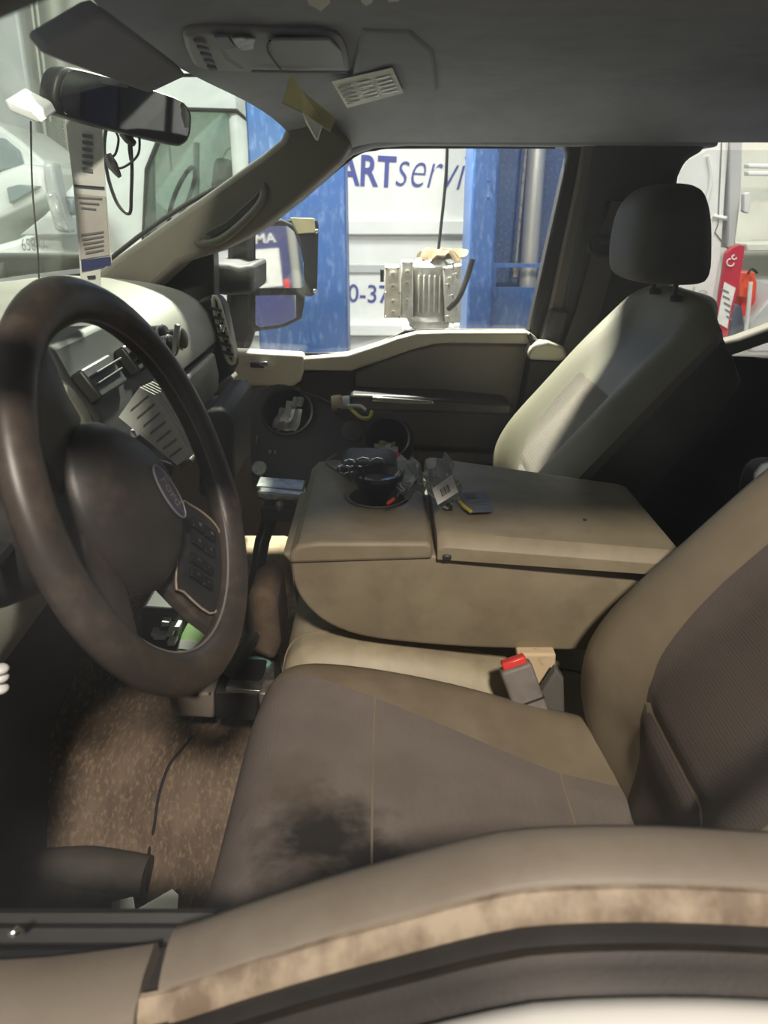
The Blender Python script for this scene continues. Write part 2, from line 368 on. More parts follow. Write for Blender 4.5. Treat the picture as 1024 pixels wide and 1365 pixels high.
# cab of the van, seen through the windshield
cabz = -0.45
side = [P(348, 100, VY), P(215, 97, VY), P(160, 150, VY), P(95, 250, VY), P(20, 330, VY), P(10, 500, VY), P(348, 500, VY)]
win = [P(190, 330, VY), P(196, 226, VY), P(216, 176, VY), P(250, 146, VY), P(316, 148, VY), P(334, 164, VY), P(334, 330, VY)]
wall = MB().prism(side, (0, .06, 0)).build('cab_side', M['whitepaint'], van)
cut(wall, MB().prism([p+Vector((0, -.2, 0)) for p in win], (0, .5, 0)).build('cutter', M['black']))
MB().prism([p+Vector((0, .03, 0)) for p in win], (0, .006, 0)).build('door_glass', M['g_van'], van)
wall2 = MB().prism([p+Vector((0, 1.75, 0)) for p in side], (0, .06, 0)).build('cab_side', M['whitepaint'], van)
cut(wall2, MB().prism([p+Vector((0, 1.6, 0)) for p in win], (0, .5, 0)).build('cutter', M['black']))
MB().tube([p+Vector((0, -.006, 0)) for p in win], .012, 6, True).build('window_seal', M['rubber'], van)
MB().box(((side[0].x+side[1].x)/2, VY+.9, side[0].z), (side[0].x-side[1].x, 1.8, .06)).build('cab_roof', M['whitepaint'], van, .02)
MB().tube([P(200, 200, VY+.9)+Vector((0, 0, 0)), P(203, 330, VY+.9)], .03, 8).build('cage_post', M['wire'], van)
MB().tube([P(262, 190, VY+1.0), P(262, 330, VY+1.0)], .02, 8).build('cage_post', M['wire'], van)
st = MB(); c = P(243, 262, VY+.45)
MB().tube([c+Vector((math.cos(t*.4)*.08-.0, math.sin(t*.4)*.19, math.cos(t*.4)*.16)) for t in range(16)], .014, 6, True).build('cab_steering_wheel', M['black'], van)
MB().box(P(300, 290, VY+.5), (.12, .5, .65), (0, .2, 0)).build('cab_seat_back', M['seatside'], van, .04)
MB().box(P(180, 335, VY+.9), (.5, 1.5, .25)).build('cab_dashboard', M['black_soft'], van, .05)
# windshield frame edge, bonnet, cowl and fender
hood = [P(112, 283, VY), P(60, 300, VY-.02), P(20, 320, VY-.05), P(-70, 350, VY-.1), P(-120, 420, VY-.1), P(-120, 560, VY-.1), P(150, 560, VY)]
MB().prism(sm(hood, 3, True), (0, 1.7, 0)).build('bonnet', M['whitepaint'], van, .03)
MB().prism(px([(25, 314), (58, 288), (102, 288), (104, 314)], VY-.11), (0, .05, 0)).build('side_vent', M['vangrey'], van, .01)
pp('cowl', [(20, 352), (105, 352), (105, 360), (0, 362)], VY-.16, .1, M['vangrey'], van)
text('fleet_number', '65877', P(30, 334, VY-.13), P(62, 334, VY-.13), (0, 0, 1), M['print'], van, height=.062)
m_ = van
pp('mirror_housing', [(56, 216), (70, 216), (76, 250), (84, 280), (92, 312), (72, 308), (62, 270), (57, 240)], VY-.4, .12, M['vangrey'], m_, .02)
pp('mirror_arm', [(76, 262), (100, 262), (100, 288), (82, 286)], VY-.33, .45, M['skin_grey'], m_, .02)
pp('plastic_wrap', [(58, 256), (72, 256), (90, 310), (72, 300)], VY-.45, .04, M['g_bag'], m_, .015)
# ---- second white truck, further left behind
tr = thing('white_truck', 'white truck nose with dark windshield behind the van bonnet', 'truck', (-3.6, 5.6, GZ))
pp('bonnet', [(-80, 270), (0, 228), (30, 218), (58, 222), (62, 262), (-20, 300), (-40, 480), (-80, 480)], 5.2, 1.1, M['whitepaint'], tr, .04)
pp('fender', [(-60, 150), (0, 168), (28, 188), (60, 216), (60, 226), (20, 226), (0, 226), (-60, 240)], 5.6, .8, M['whitepaint'], tr, .03)
pp('windshield', [(-60, 180), (5, 184), (24, 200), (30, 222), (-60, 240)], 5.55, .04, M['skin_grey'], tr, .01)
pp('headlamp', [(8, 250), (24, 246), (52, 248), (12, 272)], 5.15, .1, M['skin_grey'], tr, .01)
# ---- wall fittings behind the van
f = thing('wire_fence', 'chain link fence panel beyond the van roof', 'fence', P(75, 220, 6.6))
mb = MB()
a0, a1 = P(57, 162, 6.6), P(92, 216, 6.6); n = 9
for i in range(-n, n+1):
    x = lerp(a0.x, a1.x, i/n); h = a0.z-a1.z; wdt = a1.x-a0.x
    for sgn in (1, -1):
        q = []
        for k in range(11):
            t = k/10; xx = x+wdt*t*1.2 if sgn > 0 else a1.x-(x-a0.x)-wdt*t*1.2
            if a0.x <= xx <= a1.x: q.append(Vector((xx, 6.6+.004*sgn, a1.z+h*t)))
        if len(q) > 1: mb.tube(q, .006, 4)
o = mb.build('mesh', M['wire'], f); o['kind'] = 'stuff'
for u in (57, 92): MB().tube([P(u, 155, 6.6), Vector((P(u, 155, 6.6).x, 6.6, GZ))], .03, 8).build('post', M['wire'], f)
MB().tube([P(57, 216, 6.6), P(92, 216, 6.6)], .02, 8).build('rail', M['wire'], f)
for i, u in enumerate((34, 41)):
    o = MB().tube([P(u, -60, 6.9), Vector((P(u, 60, 6.9).x, 6.9, GZ))], .022, 8).build('wall_pipe', M['wire'])
    tag(o, ['thin grey pipe, left of the pair on the far wall', 'thin grey pipe, right of the pair on the far wall'][i], 'pipe', 'pipes on the far wall')
o = MB().box(P(10, 120, 7.0), (.5, .3, 6)).build('wall_column', M['vangrey'], None, .03); tag(o, 'pale square column at the far workshop wall', 'column')

# ---- blue vehicle lift posts
def lift_post_a():
    y = 2.9; x0, x1 = P(338, 330, y).x, P(462, 330, y).x
    t = thing('lift_post', 'blue lift post standing behind the door mirror', 'lift post', ((x0+x1)/2, y+.12, GZ), 'blue vehicle lift posts')
    MB().box(((x0+x1)/2, y+.12, 1.1), (x1-x0, .24, 3.8)).build('column', M['blue'], t, .008)
    MB().box(((x0+x1)/2, y+.12, GZ+.02), (.55, .5, .04)).build('base_plate', M['blue'], t, .005)
lift_post_a()
y = 2.80; x0, x1 = P(626, 330, y).x, P(765, 330, y).x
t = thing('lift_post', 'blue lift post with chrome cylinder seen beside the gearbox', 'lift post', ((x0+x1)/2, y+.15, GZ), 'blue vehicle lift posts')
xa = P(660, 330, y).x
MB().box(((x0+xa)/2, y+.15, 1.1), (xa-x0, .30, 3.8)).build('front_flange', M['blue'], t, .01)
MB().box((x1+.03, y+.15, 1.1), (.06, .30, 3.8)).build('rear_flange', M['blue'], t, .01)
MB().box(((xa+x1)/2, y+.27, 1.1), (x1-xa, .05, 3.8)).build('web', M['blue_d'], t, .004)
zc = P(690, 352, y).z
wp_ = MB().box(((xa+x1)/2, y+.03, (zc+GZ)/2), (x1-xa+.02, .02, zc-GZ)).build('cover_plate', M['blue'], t)
q0, q1 = P(663, 357, y), P(725, 384, y)
cut(wp_, MB().box(((q0.x+q1.x)/2, y+.03, (q0.z+q1.z)/2), (q1.x-q0.x, .2, q0.z-q1.z)).build('cutter', M['black']))
xc = P(712, 260, y+.15).x
MB().lathe((xc, y+.15, zc-.5), (0, 0, 1), [(.036, 0), (.036, 2.9)], 20).build('cylinder', M['rod'], t)
xk = P(692, 280, y+.08).x
MB().tube([(xk+.035, y+.08, 2.6), (xk+.012, y+.08, 1.2), (xk, y+.08, zc-.03)], .006, 8).build('cable', M['steel'], t)
MB().lathe((xk, y+.08, zc-.06), (0, 0, 1), [(.006, 0), (.012, .005), (.012, .03), (.016, .03), (.016, .045), (.006, .05)], 8).build('cable_end', M['steel'], t)
for v in (240, 262): MB().lathe(P(651, v, y), (0, -1, 0), [(.006, -.002), (.005, .003)], 8).build('bolt', M['blue_d'], t)

# ---- gearbox on its stand
GY = 2.50
g = thing('gearbox', 'grey cast aluminium gearbox hanging beside the blue lift post', 'gearbox', P(565, 440, GY+.1))
cyl0, cyl1 = P(572, 438, GY+.1), P(572, 338, GY+.1)
MB().lathe(cyl0, (0, 0, 1), [(.055, 0), (.075, .01), (.075, .035), (.062, .05), (.066, .19), (.07, .20), (.07, .225), (.05, .25), (.03, .255)], 22).build('bell_casing', M['casting'], g)
pp('side_cover', [(513, 355), (533, 355), (535, 424), (512, 424)], GY, .07, M['casting2'], g, .006)
pp('valve_body', [(535, 348), (551, 348), (551, 430), (545, 430), (543, 424), (535, 424)], GY+.02, .08, M['casting'], g, .005)
pp('oil_pan', [(590, 356), (616, 352), (614, 430), (594, 432)], GY+.02, .09, M['casting'], g, .006)
for (u, v, r) in [(524, 366, .011), (524, 382, .011), (524, 402, .009), (524, 416, .008), (543, 363, .010), (543, 378, .010), (543, 400, .006), (599, 372, .008), (606, 400, .008)]:
    MB().lathe(P(u, v, GY+.0 if u < 530 else GY+.02), (0, -1, 0), [(r, -.002), (r, .006), (r*.6, .007), (r*.55, .002)], 14).build('boss', M['casting2'], g, 0)
for k, (u, v) in enumerate([(515, 357), (531, 357), (514, 390), (533, 390), (514, 422), (533, 422), (537, 350), (549, 350), (549, 426), (592, 358), (613, 356), (612, 428), (596, 430), (604, 358), (604, 430)]):
    MB().lathe(P(u, v, GY if u < 534 else GY+.02), (0, -1, 0), [(.0045, -.003), (.0045, .006), (.003, .008)], 6).build('bolt', M['steel'], g)
for u in (558, 565, 572, 579, 586):
    MB().box(P(u, 392, GY+.035), (.006, .02, .13)).build('rib', M['casting'], g, .002)
pp('connector', [(507, 359), (512, 359), (512, 376), (507, 376)], GY+.02, .03, M['black'], g, .002)
for k in range(6):
    q = P(598+6*math.sin(k*2.1), 352+k*14, GY+.005)
    MB().tube([q, q+Vector((.012, -.01, .004)), q+Vector((.018, 0, -.012))], .003, 5, k=3).build('fitting', M['steel'], g)
h = MB().tube([P(630, 345, GY-.02), P(622, 372, GY-.02), P(611, 398, GY-.02), P(598, 412, GY+.01)], .010, 8, k=5).build('hose', M['rubber'], g)
mb = MB(); c = P(582, 340, GY+.1)
prof = []
def ragf(u, v):
    a = u*2*math.pi; r = (.010+.075*v)*(1+.18*math.sin(3*a+1)+.08*math.sin(7*a))
    return c+Vector((math.cos(a)*r+.012, math.sin(a)*r*.7, .020-.024*v*v+.016*math.sin(4*a+v*7)*v+.008*math.sin(9*a+5*v)*v))
mb.slab(ragf, [i/40 for i in range(41)], [i/8 for i in range(9)], (0, 0, -.004))
tag(mb.build('shop_rag', M['rag']), 'crumpled tan rag lying on top of the gearbox', 'rag')
o = MB().tube([P(597, 150, GY+.1), P(595, 230, GY+.1), P(586, 320, GY+.1), P(584, 338, GY+.1)], .0055, 8, k=4).build('hoist_cable', M['black']); tag(o, 'black hoist cable running down to the gearbox', 'cable')
st = thing('gearbox_stand', 'grey steel stand carrying the gearbox', 'stand', (cyl0.x, GY+.1, GZ))
MB().box((cyl0.x, GY+.1, cyl0.z-.012), (.20, .18, .02)).build('plate', M['vangrey'], st, .004)
MB().lathe((cyl0.x, GY+.1, GZ+.03), (0, 0, 1), [(.03, 0), (.03, cyl0.z-GZ-.05)], 14).build('column', M['vangrey'], st)
for k in range(4): MB().box((cyl0.x+.10*math.cos(k*math.pi/2+.7), GY+.1+.10*math.sin(k*math.pi/2+.7), GZ+.02), (.20, .05, .04), (0, 0, k*math.pi/2+.7)).build('foot', M['vangrey'], st, .004)

# ---- open van seen through the rear side window
RY = 3.5
rv = thing('open_van', 'white van body with seam lines seen through the rear side window', 'van', (P(930, 400, RY).x, RY+.3, GZ))
def q2(u, v, y=RY): return P(u, v, y)
pp('door_skin', [(860, 130), (976, 130), (962, 330), (950, 520), (850, 620), (820, 620)], RY, .05, M['whitepaint'], rv, .006)
MB().tube([P(962, 190, RY-.001), P(957, 300, RY-.001), P(953, 310, RY-.001), P(972, 334, RY-.001)], .0035, 5).build('panel_gap', M['print'], rv)
MB().tube([P(944, 208, RY), P(948, 240, RY), P(940, 275, RY)], .012, 8, k=4).build('crease', M['whitepaint'], rv)
MB().tube([P(950, 288, RY), P(966, 291, RY), P(977, 293, RY), P(974, 316, RY)], .010, 8, k=4).build('crease', M['whitepaint'], rv)
text('door_lettering', 'nsible', P(866, 397, RY-.004), P(943, 396, RY-.004), (0, 0, 1), M['vangrey'], rv, height=.05)
pp('door_edge', [(976, 130), (992, 130), (988, 260), (980, 330), (970, 330)], RY-.02, .09, M['vangrey'], rv, .006)
pp('latch', [(993, 258), (1000, 256), (1002, 268), (998, 285), (992, 282)], RY-.05, .04, M['white'], rv, .004)
pp('cargo_wall', [(970, 130), (1120, 130), (1120, 640), (930, 640)], RY+.9, .04, M['wall'], rv, .01)
for v in (222, 232): pp('rail', [(998, v-4), (1120, v-2), (1120, v+4), (998, v+2)], RY+.5, .06, M['whitepaint'], rv, .006)
pp('shelf', [(996, 325), (1120, 322), (1120, 334), (996, 335)], RY+.45, .4, M['wall'], rv, .006)
pp('lower_trim', [(1000, 430), (1040, 380), (1060, 380), (1040, 470), (1000, 470)], RY+.1, .3, M['vangrey'], rv, .01)
b = thing('sign_board', 'red board with rounded top and white label beside the open van', 'sign', P(960, 460, RY-.1))
pp('board', [(914, 762), (960, 390), (968, 338), (976, 330), (986, 326), (994, 328), (990, 355), (982, 395), (972, 440), (926, 762)], RY-.12, .03, M['redpaint'], b, .004)
pp('label', [(956, 430), (966, 376), (981, 384), (974, 412), (970, 438)], RY-.124, .004, M['paper'], b, .0005)
for k in range(5): pp('print', [(962+1.6*(4-k), 420-9*k), (972+1.6*(4-k)*.7, 425-9*k), (972+1.6*(4-k)*.7, 428-9*k), (962+1.6*(4-k), 423-9*k)], RY-.1255, .001, M['print'], b, 0)
for k, q in enumerate([(974, 350, 5), (979, 343, 3)]):
    MB().tube([P(q[0]+q[2]*math.cos(t), q[1]+q[2]*math.sin(t), RY-.122) for t in [i*.6 for i in range(9)]], .003, 5).build('print_ring', M['paper'], b)
for i, (pts, mt, lab) in enumerate([([(986, 362), (1006, 362), (1010, 378), (1004, 400), (984, 396)], 'orange', 'orange red plastic case on top of the pile in the van'),
                        ([(984, 396), (1000, 374), (1010, 376), (1008, 400), (996, 440), (990, 440)], 'red', 'red plastic case standing in the middle of the van pile'),
                        ([(994, 440), (1016, 388), (1021, 390), (1000, 446)], 'orange', 'thin orange red case leaning at the right of the van pile'),
                        ([(970, 450), (980, 404), (990, 410), (994, 440), (990, 452)], 'seattle', 'dark grey bag slumped under the red cases')]):
    o = pp('tool_case', pts, RY+[.10, .20, .30, .04][i], [.08, .08, .08, .05][i], M[mt], None, .008); o.name = 'tool_case' if i < 3 else 'tool_bag'
    tag(o, lab, 'case' if i < 3 else 'bag', 'cases piled in the open van' if i < 3 else None)
o = MB().tube([P(997, 366, RY), P(1002, 358, RY), P(1010, 364, RY)], .006, 6, k=4).build('case_handle', M['black']); attach(o, bpy.data.objects['tool_case'])
o = MB().tube([P(1001, 376, RY+.01), P(998, 410, RY+.01), P(994, 446, RY+.01)], .010, 8).build('white_rod', M['white']); tag(o, 'white rod leaning against the red cases', 'rod')

# ================================================================== CAB SHELL
def hl_front(y): return -.285+.12*((y-.81)/.8)**2
def hl(x, y):
    t = abs(y-.81)/.78
    z = 1.205-.085*clamp(t)**5
    z -= .035*(1-sstep(hl_front(y), hl_front(y)+.16, x))
    z += .012*sstep(.75, .95, x)*(1-clamp(t)**3)
    return Vector((x, y, z))
o = MB().slab(lambda a, b: hl(lerp(hl_front(lerp(.03, 1.59, b)), 1.55, a), lerp(.03, 1.59, b)), [(i/30)**1.5 for i in range(31)], [i/30 for i in range(31)], (0, 0, .045)).build('ceiling', M['head'])
o['kind'] = 'structure'; tag(o, 'dark grey cloth headliner over the cab', 'ceiling')
o = MB().slab(lambda a, b: hl(lerp(hl_front(lerp(-.02, 1.64, b))-.02, 1.58, a), clamp(lerp(-.02, 1.64, b), .03, 1.59))+Vector((0, lerp(-.05, .05, b), .06)), [i/12 for i in range(13)], [i/12 for i in range(13)], (0, 0, .01)).build('roof', M['whitepaint'])
o['kind'] = 'structure'; tag(o, 'white painted cab roof skin', 'roof')
# windshield
def ws(a, b):
    y = lerp(.06, 1.56, b); t = (y-.81)/.8
    p0 = Vector((-.82+.16*t*t, y, .845)); p1 = Vector((hl_front(y)-.005, y, hl(hl_front(y), y).z+.006))
    return lerp(p0, p1, a)+Vector((-.02*math.sin(math.pi*a), 0, .015*math.sin(math.pi*a)))
w1 = structure('window_1', 'wide raked windshield of the cab', 'windshield', (-.8, .8, .84))
MB().slab(ws, [i/8 for i in range(9)], [i/14 for i in range(15)], (-.005, 0, .004)).build('pane', M['g_shield'], w1)
MB().tube([ws(a/8, 1.)+Vector((0, .004, 0)) for a in range(9)], .006, 6).build('seal', M['black'], w1)
MB().tube([ws(0, b/14) for b in range(15)], .010, 6).build('seal', M['black'], w1)
# firewall and rear wall
o = MB().box((-.93, .81, .36), (.04, 1.66, 1.0)).build('wall_firewall', M['black_soft']); o['kind'] = 'structure'; tag(o, 'black firewall behind the pedals', 'wall')
rw = structure('wall_rear', 'dark rear wall of the cab behind the bench', 'wall', (1.56, .8, 0))
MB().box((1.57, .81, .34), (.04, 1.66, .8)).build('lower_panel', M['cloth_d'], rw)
for yy in (.08, 1.54): MB().box((1.57, yy, .95), (.04, .22, .46)).build('corner_panel', M['pillar_d'], rw)
MB().box((1.57, .81, 1.14), (.04, 1.66, .10)).build('header', M['pillar_d'], rw)
MB().box((1.575, .81, .92), (.006, 1.26, .36)).build('rear_glass', M['g_tint'], rw)
# floor of the cab
def fl(x, y):
    z = .13*(sstep(.56, .70, y)-sstep(.96, 1.10, y))
    z += .42*sstep(-.45, -.92, x)+.02*sstep(-.1, .1, x)
    z += .012*math.sin(14*y+6*x)+.005*math.sin(31*y-9*x)+.004*math.sin(47*x+20*y)
    z += .014*math.exp(-((y-.62-.25*(x+.4))/.03)**2)+.010*math.exp(-((y-.48-.1*(x+.4))/.025)**2)
    return Vector((x, y, z))
o = MB().slab(fl, [lerp(-.92, 1.55, i/90) for i in range(91)], [lerp(-.02, 1.64, i/90) for i in range(91)], (0, 0, -.05)).build('floor_carpet', M['carpet'])
o['kind'] = 'structure'; tag(o, 'dirty wrinkled brown carpet in the footwell', 'floor')

for k, yy in enumerate((-.03, 1.635)):
    o = MB().box((-.80, yy, .38), (.30, .06, 1.0)).build('wall_cowl_side', M['black_soft'], None, .01); o['kind'] = 'structure'
    tag(o, ['black kick panel ahead of the driver door', 'black kick panel ahead of the passenger door'][k], 'wall')
# ---------------------------------------------------------------- passenger door
d2 = structure('door_1', 'passenger door with light upper trim and black armrest', 'door', (0, 1.6, 0))
MB().box((-.02, 1.635, .28), (1.30, .05, .70)).build('door_shell', M['doorlow'], d2, .01)
pp('belt_trim', [(404, 478), (462, 474), (503, 461), (530, 451), (556, 444), (600, 443), (706, 443), (718, 452), (716, 459), (600, 457), (578, 459), (548, 467), (503, 483), (468, 495), (404, 494)], 1.585, .06, M['lighttrim'], d2, .006)
pp('switch_panel', [(298, 468), (404, 474), (405, 494), (401, 508), (392, 515), (304, 515)], 1.57, .06, M['lighttrim'], d2, .008)
sw = pp('switch_bezel', sm([(322, 483), (340, 480), (362, 481), (367, 487), (360, 494), (338, 494), (323, 491)], 3, False)[::1], 1.567, .01, M['lighttrim'], d2, .002)
o = pp('window_switch', [(333, 484), (350, 485), (352, 491), (334, 490)], 1.558, .012, M['gloss'], d2, .002); attach(o, sw)
o = pp('switch_lever', [(345, 483), (356, 482), (358, 488), (347, 489)], 1.550, .012, M['chrome'], d2, .002); attach(o, sw)
pp('upper_panel', [(472, 497), (505, 482), (550, 467), (585, 459), (715, 460), (722, 470), (690, 560), (472, 545)], 1.60, .05, M['doorpanel'], d2, .006)
pp('dark_panel', [(402, 496), (472, 494), (472, 560), (400, 560)], 1.59, .05, M['black_soft'], d2, .004)
pp('front_panel', [(296, 514), (403, 514), (403, 720), (300, 720)], 1.595, .05, M['doorlow'], d2, .006)
arm = pp('armrest', [(466, 528), (600, 533), (680, 541), (686, 552), (682, 596), (672, 603), (466, 594)], 1.50, .11, M['black_soft'], d2, .012, seg=3)
o = pp('armrest_top', [(466, 526), (600, 531), (682, 539), (684, 556), (600, 552), (466, 548)], 1.492, .10, M['black'], d2, .010); attach(o, arm)
pp('lower_panel', [(400, 588), (690, 600), (700, 760), (400, 760)], 1.57, .06, M['doorlow'], d2, .008)
pp('pocket_lip', [(440, 596), (676, 606), (676, 620), (440, 612)], 1.545, .04, M['doorpanel'], d2, .006)
pp('pull_handle', [(496, 529), (520, 531), (578, 535), (578, 539), (540, 539), (496, 535)], 1.485, .015, M['chrome'], d2, .002)
pp('lock_pin', [(703, 446), (708, 444), (711, 452), (716, 456), (713, 461), (706, 457)], 1.575, .012, M['black'], d2, .002)
gl = [(287, 468), (283, 338), (330, 312), (395, 268), (470, 208), (500, 197), (540, 194), (745, 194), (757, 205), (752, 235), (706, 445), (560, 443), (505, 460), (462, 474), (345, 472)]
w2 = structure('window_2', 'passenger door window in front of the lift posts', 'window', P(520, 470, 1.63))
MB().prism(px(gl, 1.645), (0, .005, 0)).build('pane', M['g_side'], w2, smooth=False)
MB().tube(px([(287, 467), (345, 470), (462, 472), (505, 458), (530, 448), (558, 441), (706, 441)], 1.625), .0035, 6, k=3).build('belt_seal', M['rubber'], w2)
MB().tube(px([(400, 267), (470, 208), (500, 198), (540, 195), (740, 195)], 1.64), .006, 6, k=3).build('run_channel', M['black'], w2)

# pillars and rails
tp = structure('trim_1', 'tan passenger windshield pillar with moulded grab handle', 'pillar', P(260, 330, 1.5))
pil = [(60, 420), (105, 384), (150, 346), (270, 262), (350, 205), (374, 186), (383, 166), (392, 150), (430, 150), (470, 190), (455, 214), (420, 246), (392, 270), (352, 302), (330, 316), (286, 338), (240, 352), (200, 388)]
MB().prism(px(pil, 1.46), (0, .16, 0)).build('cover', M['pillar'], tp, .014, seg=3)
rec = pp('handle_recess', [(272, 311), (300, 296), (338, 262), (346, 252), (349, 262), (344, 276), (310, 302), (284, 317)], 1.455, .02, M['pillar_d'], tp, .003)
MB().tube(px([(264, 318), (266, 324), (282, 324), (302, 315), (333, 288), (349, 268), (352, 254), (348, 248)], 1.457), .009, 10, k=4).build('grab_handle', M['pillar'], tp)
tp = structure('trim_2', 'dark roof rail above the passenger window', 'trim', P(600, 190, 1.6))
pp('rail', [(385, 150), (440, 120), (960, 120), (960, 196), (545, 193), (500, 196), (470, 206), (420, 245), (396, 262), (380, 240)], 1.595, .09, M['head'], tp, .01)
tp = structure('trim_3', 'black triangular mirror sail at the front of the door', 'trim', P(260, 400, 1.58))
pp('sail', [(208, 390), (226, 362), (250, 345), (284, 334), (289, 470), (240, 470)], 1.585, .07, M['black'], tp, .006)
tp = structure('trim_4', 'dark door pillar behind the passenger window', 'pillar', P(800, 400, 1.6))
pp('door_seal', [(752, 190), (778, 194), (770, 240), (726, 455), (704, 447), (750, 240), (758, 206)], 1.625, .05, M['black'], tp, .006)
pp('pillar_edge', [(778, 192), (796, 194), (790, 230), (741, 462), (724, 456), (770, 240)], 1.605, .06, M['pillar'], tp, .006)
pp('pillar_cover', [(792, 188), (950, 188), (935, 203), (916, 214), (906, 235), (902, 262), (880, 470), (800, 560), (720, 560), (739, 462)], 1.60, .09, M['pillar_d'], tp, .012)
pp('belt_guide', [(808, 268), (838, 266), (830, 322), (800, 326)], 1.592, .02, M['black_soft'], tp, .004)
pp('lower_cover', [(736, 412), (760, 416), (742, 478), (716, 472)], 1.585, .05, M['pillar_d'], tp, .006)
pp('pillar_cap', [(704, 470), (712, 459), (732, 456), (752, 462), (757, 476), (748, 482), (706, 480)], 1.545, .06, M['lighttrim'], tp, .008)
pp('latch_block', [(706, 480), (750, 482), (742, 516), (716, 552), (692, 556)], 1.55, .07, M['black_soft'], tp, .006)
b = thing('seat_belt', 'dark seat belt hanging down the passenger door pillar', 'seat belt', P(780, 480, 1.56))
pp('webbing', [(790, 338), (823, 338), (800, 420), (780, 480), (744, 480), (770, 410)], 1.573, .002, M['belt'], b, 0)
pp('webbing', [(815, 268), (832, 268), (822, 326), (798, 326)], 1.578, .002, M['belt'], b, 0)
MB().tube(px([(786, 322), (788, 334), (800, 339), (818, 338), (825, 328), (822, 318), (800, 316)], 1.565), .006, 8, True, k=3).build('guide_ring', M['black_soft'], b)
d3 = structure('door_3', 'dark rear passenger door below the rear side window', 'door', (1.1, 1.62, 0))
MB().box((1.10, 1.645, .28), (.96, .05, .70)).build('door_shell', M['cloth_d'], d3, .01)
pp('belt_trim', [(940, 462), (985, 451), (1024, 437), (1100, 408), (1400, 408), (1400, 450), (1100, 440), (1024, 458), (955, 482)], 1.60, .05, M['pillar'], d3, .008)
MB().box((1.55, 1.64, .9), (.06, .06, .6)).build('rear_post', M['pillar_d'], d3)
w3 = structure('window_3', 'rear passenger side window behind the headrest', 'window', P(980, 460, 1.64))
MB().prism(px([(903, 262), (906, 232), (918, 214), (945, 200), (1400, 200), (1400, 412), (1100, 412), (1024, 440), (950, 460), (880, 476)], 1.65), (0, .005, 0)).build('pane', M['g_side'], w3, smooth=False)

# ---------------------------------------------------------------- driver door (nearest the camera)
SILL = sorted([(P(u, v, 0).x, P(u, v, 0).z) for u, v in [(1400, 1125), (1024, 1107), (850, 1099), (700, 1103), (620, 1118), (540, 1140), (440, 1168), (340, 1200), (290, 1218), (230, 1236), (120, 1252), (0, 1262), (-300, 1270)]])
SILL = [(p.x, p.y) for p in sm([Vector(q) for q in SILL], 5)]
def zs(x): return interp(SILL, x)
d1 = structure('door_2', 'driver door sill with worn tan vinyl edge in the foreground', 'door', (0, -.05, 0))
XG = P(222, 1262, 0).x
def sweep(sec, xs, name, mt, ang=50):
    rings = [[Vector((x, y, zs(x)+dz)) for y, dz in sec] for x in xs]
    return MB().loft(rings).build(name, mt, d1, ang=ang)
xs_r = [lerp(XG+.006, .62, i/50) for i in range(51)]
top = [(.012, -.06), (.010, -.018), (.006, -.006), (-.002, -.001), (-.014, .0015), (-.026, .0), (-.034, -.003), (-.037, -.006), (-.037, -.06)]
sweep(top, xs_r, 'sill_cap', M['sill'])
xs_l = [lerp(-.60, XG-.004, i/20) for i in range(21)]
sweep([(.0, -.05), (-.002, -.008), (-.008, -.002), (-.03, 0), (-.048, -.004), (-.056, -.012), (-.056, -.05)], xs_l, 'sill_cap', M['sill'])
sweep([(.005, -.07), (.004, -.02), (-.03, -.012), (-.052, -.018), (-.052, -.07)], [lerp(XG-.012, XG+.014, i/4) for i in range(5)], 'cap_joint', M['rubber'])
sweep([(-.036, -.06), (-.0365, -.0055), (-.040, -.005), (-.046, -.011), (-.049, -.020), (-.049, -.06)], [lerp(XG-.01, .62, i/60) for i in range(61)], 'worn_edge', M['worn'])
sweep([(-.048, -.07), (-.049, -.018), (-.054, -.016), (-.061, -.018), (-.066, -.013), (-.071, -.011), (-.076, -.016), (-.079, -.024), (-.084, -.026), (-.085, -.07)], [lerp(-.6, .62, i/80) for i in range(81)], 'window_seal', M['rubber'])
sweep([(-.084, -.3), (-.0845, -.026), (-.088, -.020), (-.098, -.016), (-.112, -.020), (-.13, -.045), (-.145, -.12), (-.15, -.3)], [lerp(-.6, .62, i/60) for i in range(61)], 'outer_skin', M['whitepaint'])
MB().box((0, -.045, .17), (1.2, .075, .60)).build('door_core', M['doorlow'], d1, .01)
# dark inner pull strip ahead of the seat
zst = zs(XG-.12)-.004
for k, (y0, dz, mt) in enumerate([(.008, -.012, 'gloss'), (.022, -.010, 'black_soft'), (.036, -.013, 'black')]):
    MB().loft([[Vector((x, y, zst+z)) for y, z in ((y0-.007, dz-.06), (y0-.007, dz), (y0, dz+.004), (y0+.007, dz), (y0+.007, dz-.06))] for x in (-.6, -.4, -.25, XG+.02)]).build('inner_strip', M[mt], d1)
MB().lathe((P(18, 1240, 0).x, -.001, P(18, 1240, 0).z-.001), (0, -1, .6), [(.003, -.004), (.0025, .002), (.001, .003)], 8).build('screw', M['chrome'], d1)
MB().box((0, .016, .24), (1.2, .03, .50)).build('inner_panel', M['doorlow'], d1, .01)
w4 = structure('window_4', 'driver door glass between the camera and the cab', 'window', (0, -.06, .6))
MB().slab(lambda a, b: Vector((lerp(-.58, .62, a), lerp(-.063, -.015, b), lerp(zs(lerp(-.58, .62, a))-.03, 1.15, b))), [i/20 for i in range(21)], [0, .5, 1], (0, -.004, 0)).build('pane', M['g_driver'], w4)
tp = structure('trim_5', 'dark driver windshield pillar crossing the top left corner', 'pillar', (-.4, .02, .8))
MB().tube([Vector((-.80, .0, .84)), Vector((-.40, -.005, 1.02)), P(-62, -100, 0.), Vector((.1, .02, 1.175)), Vector((.65, .02, 1.175))], .030, 10, k=6).build('pillar', M['pillar_d'], tp)
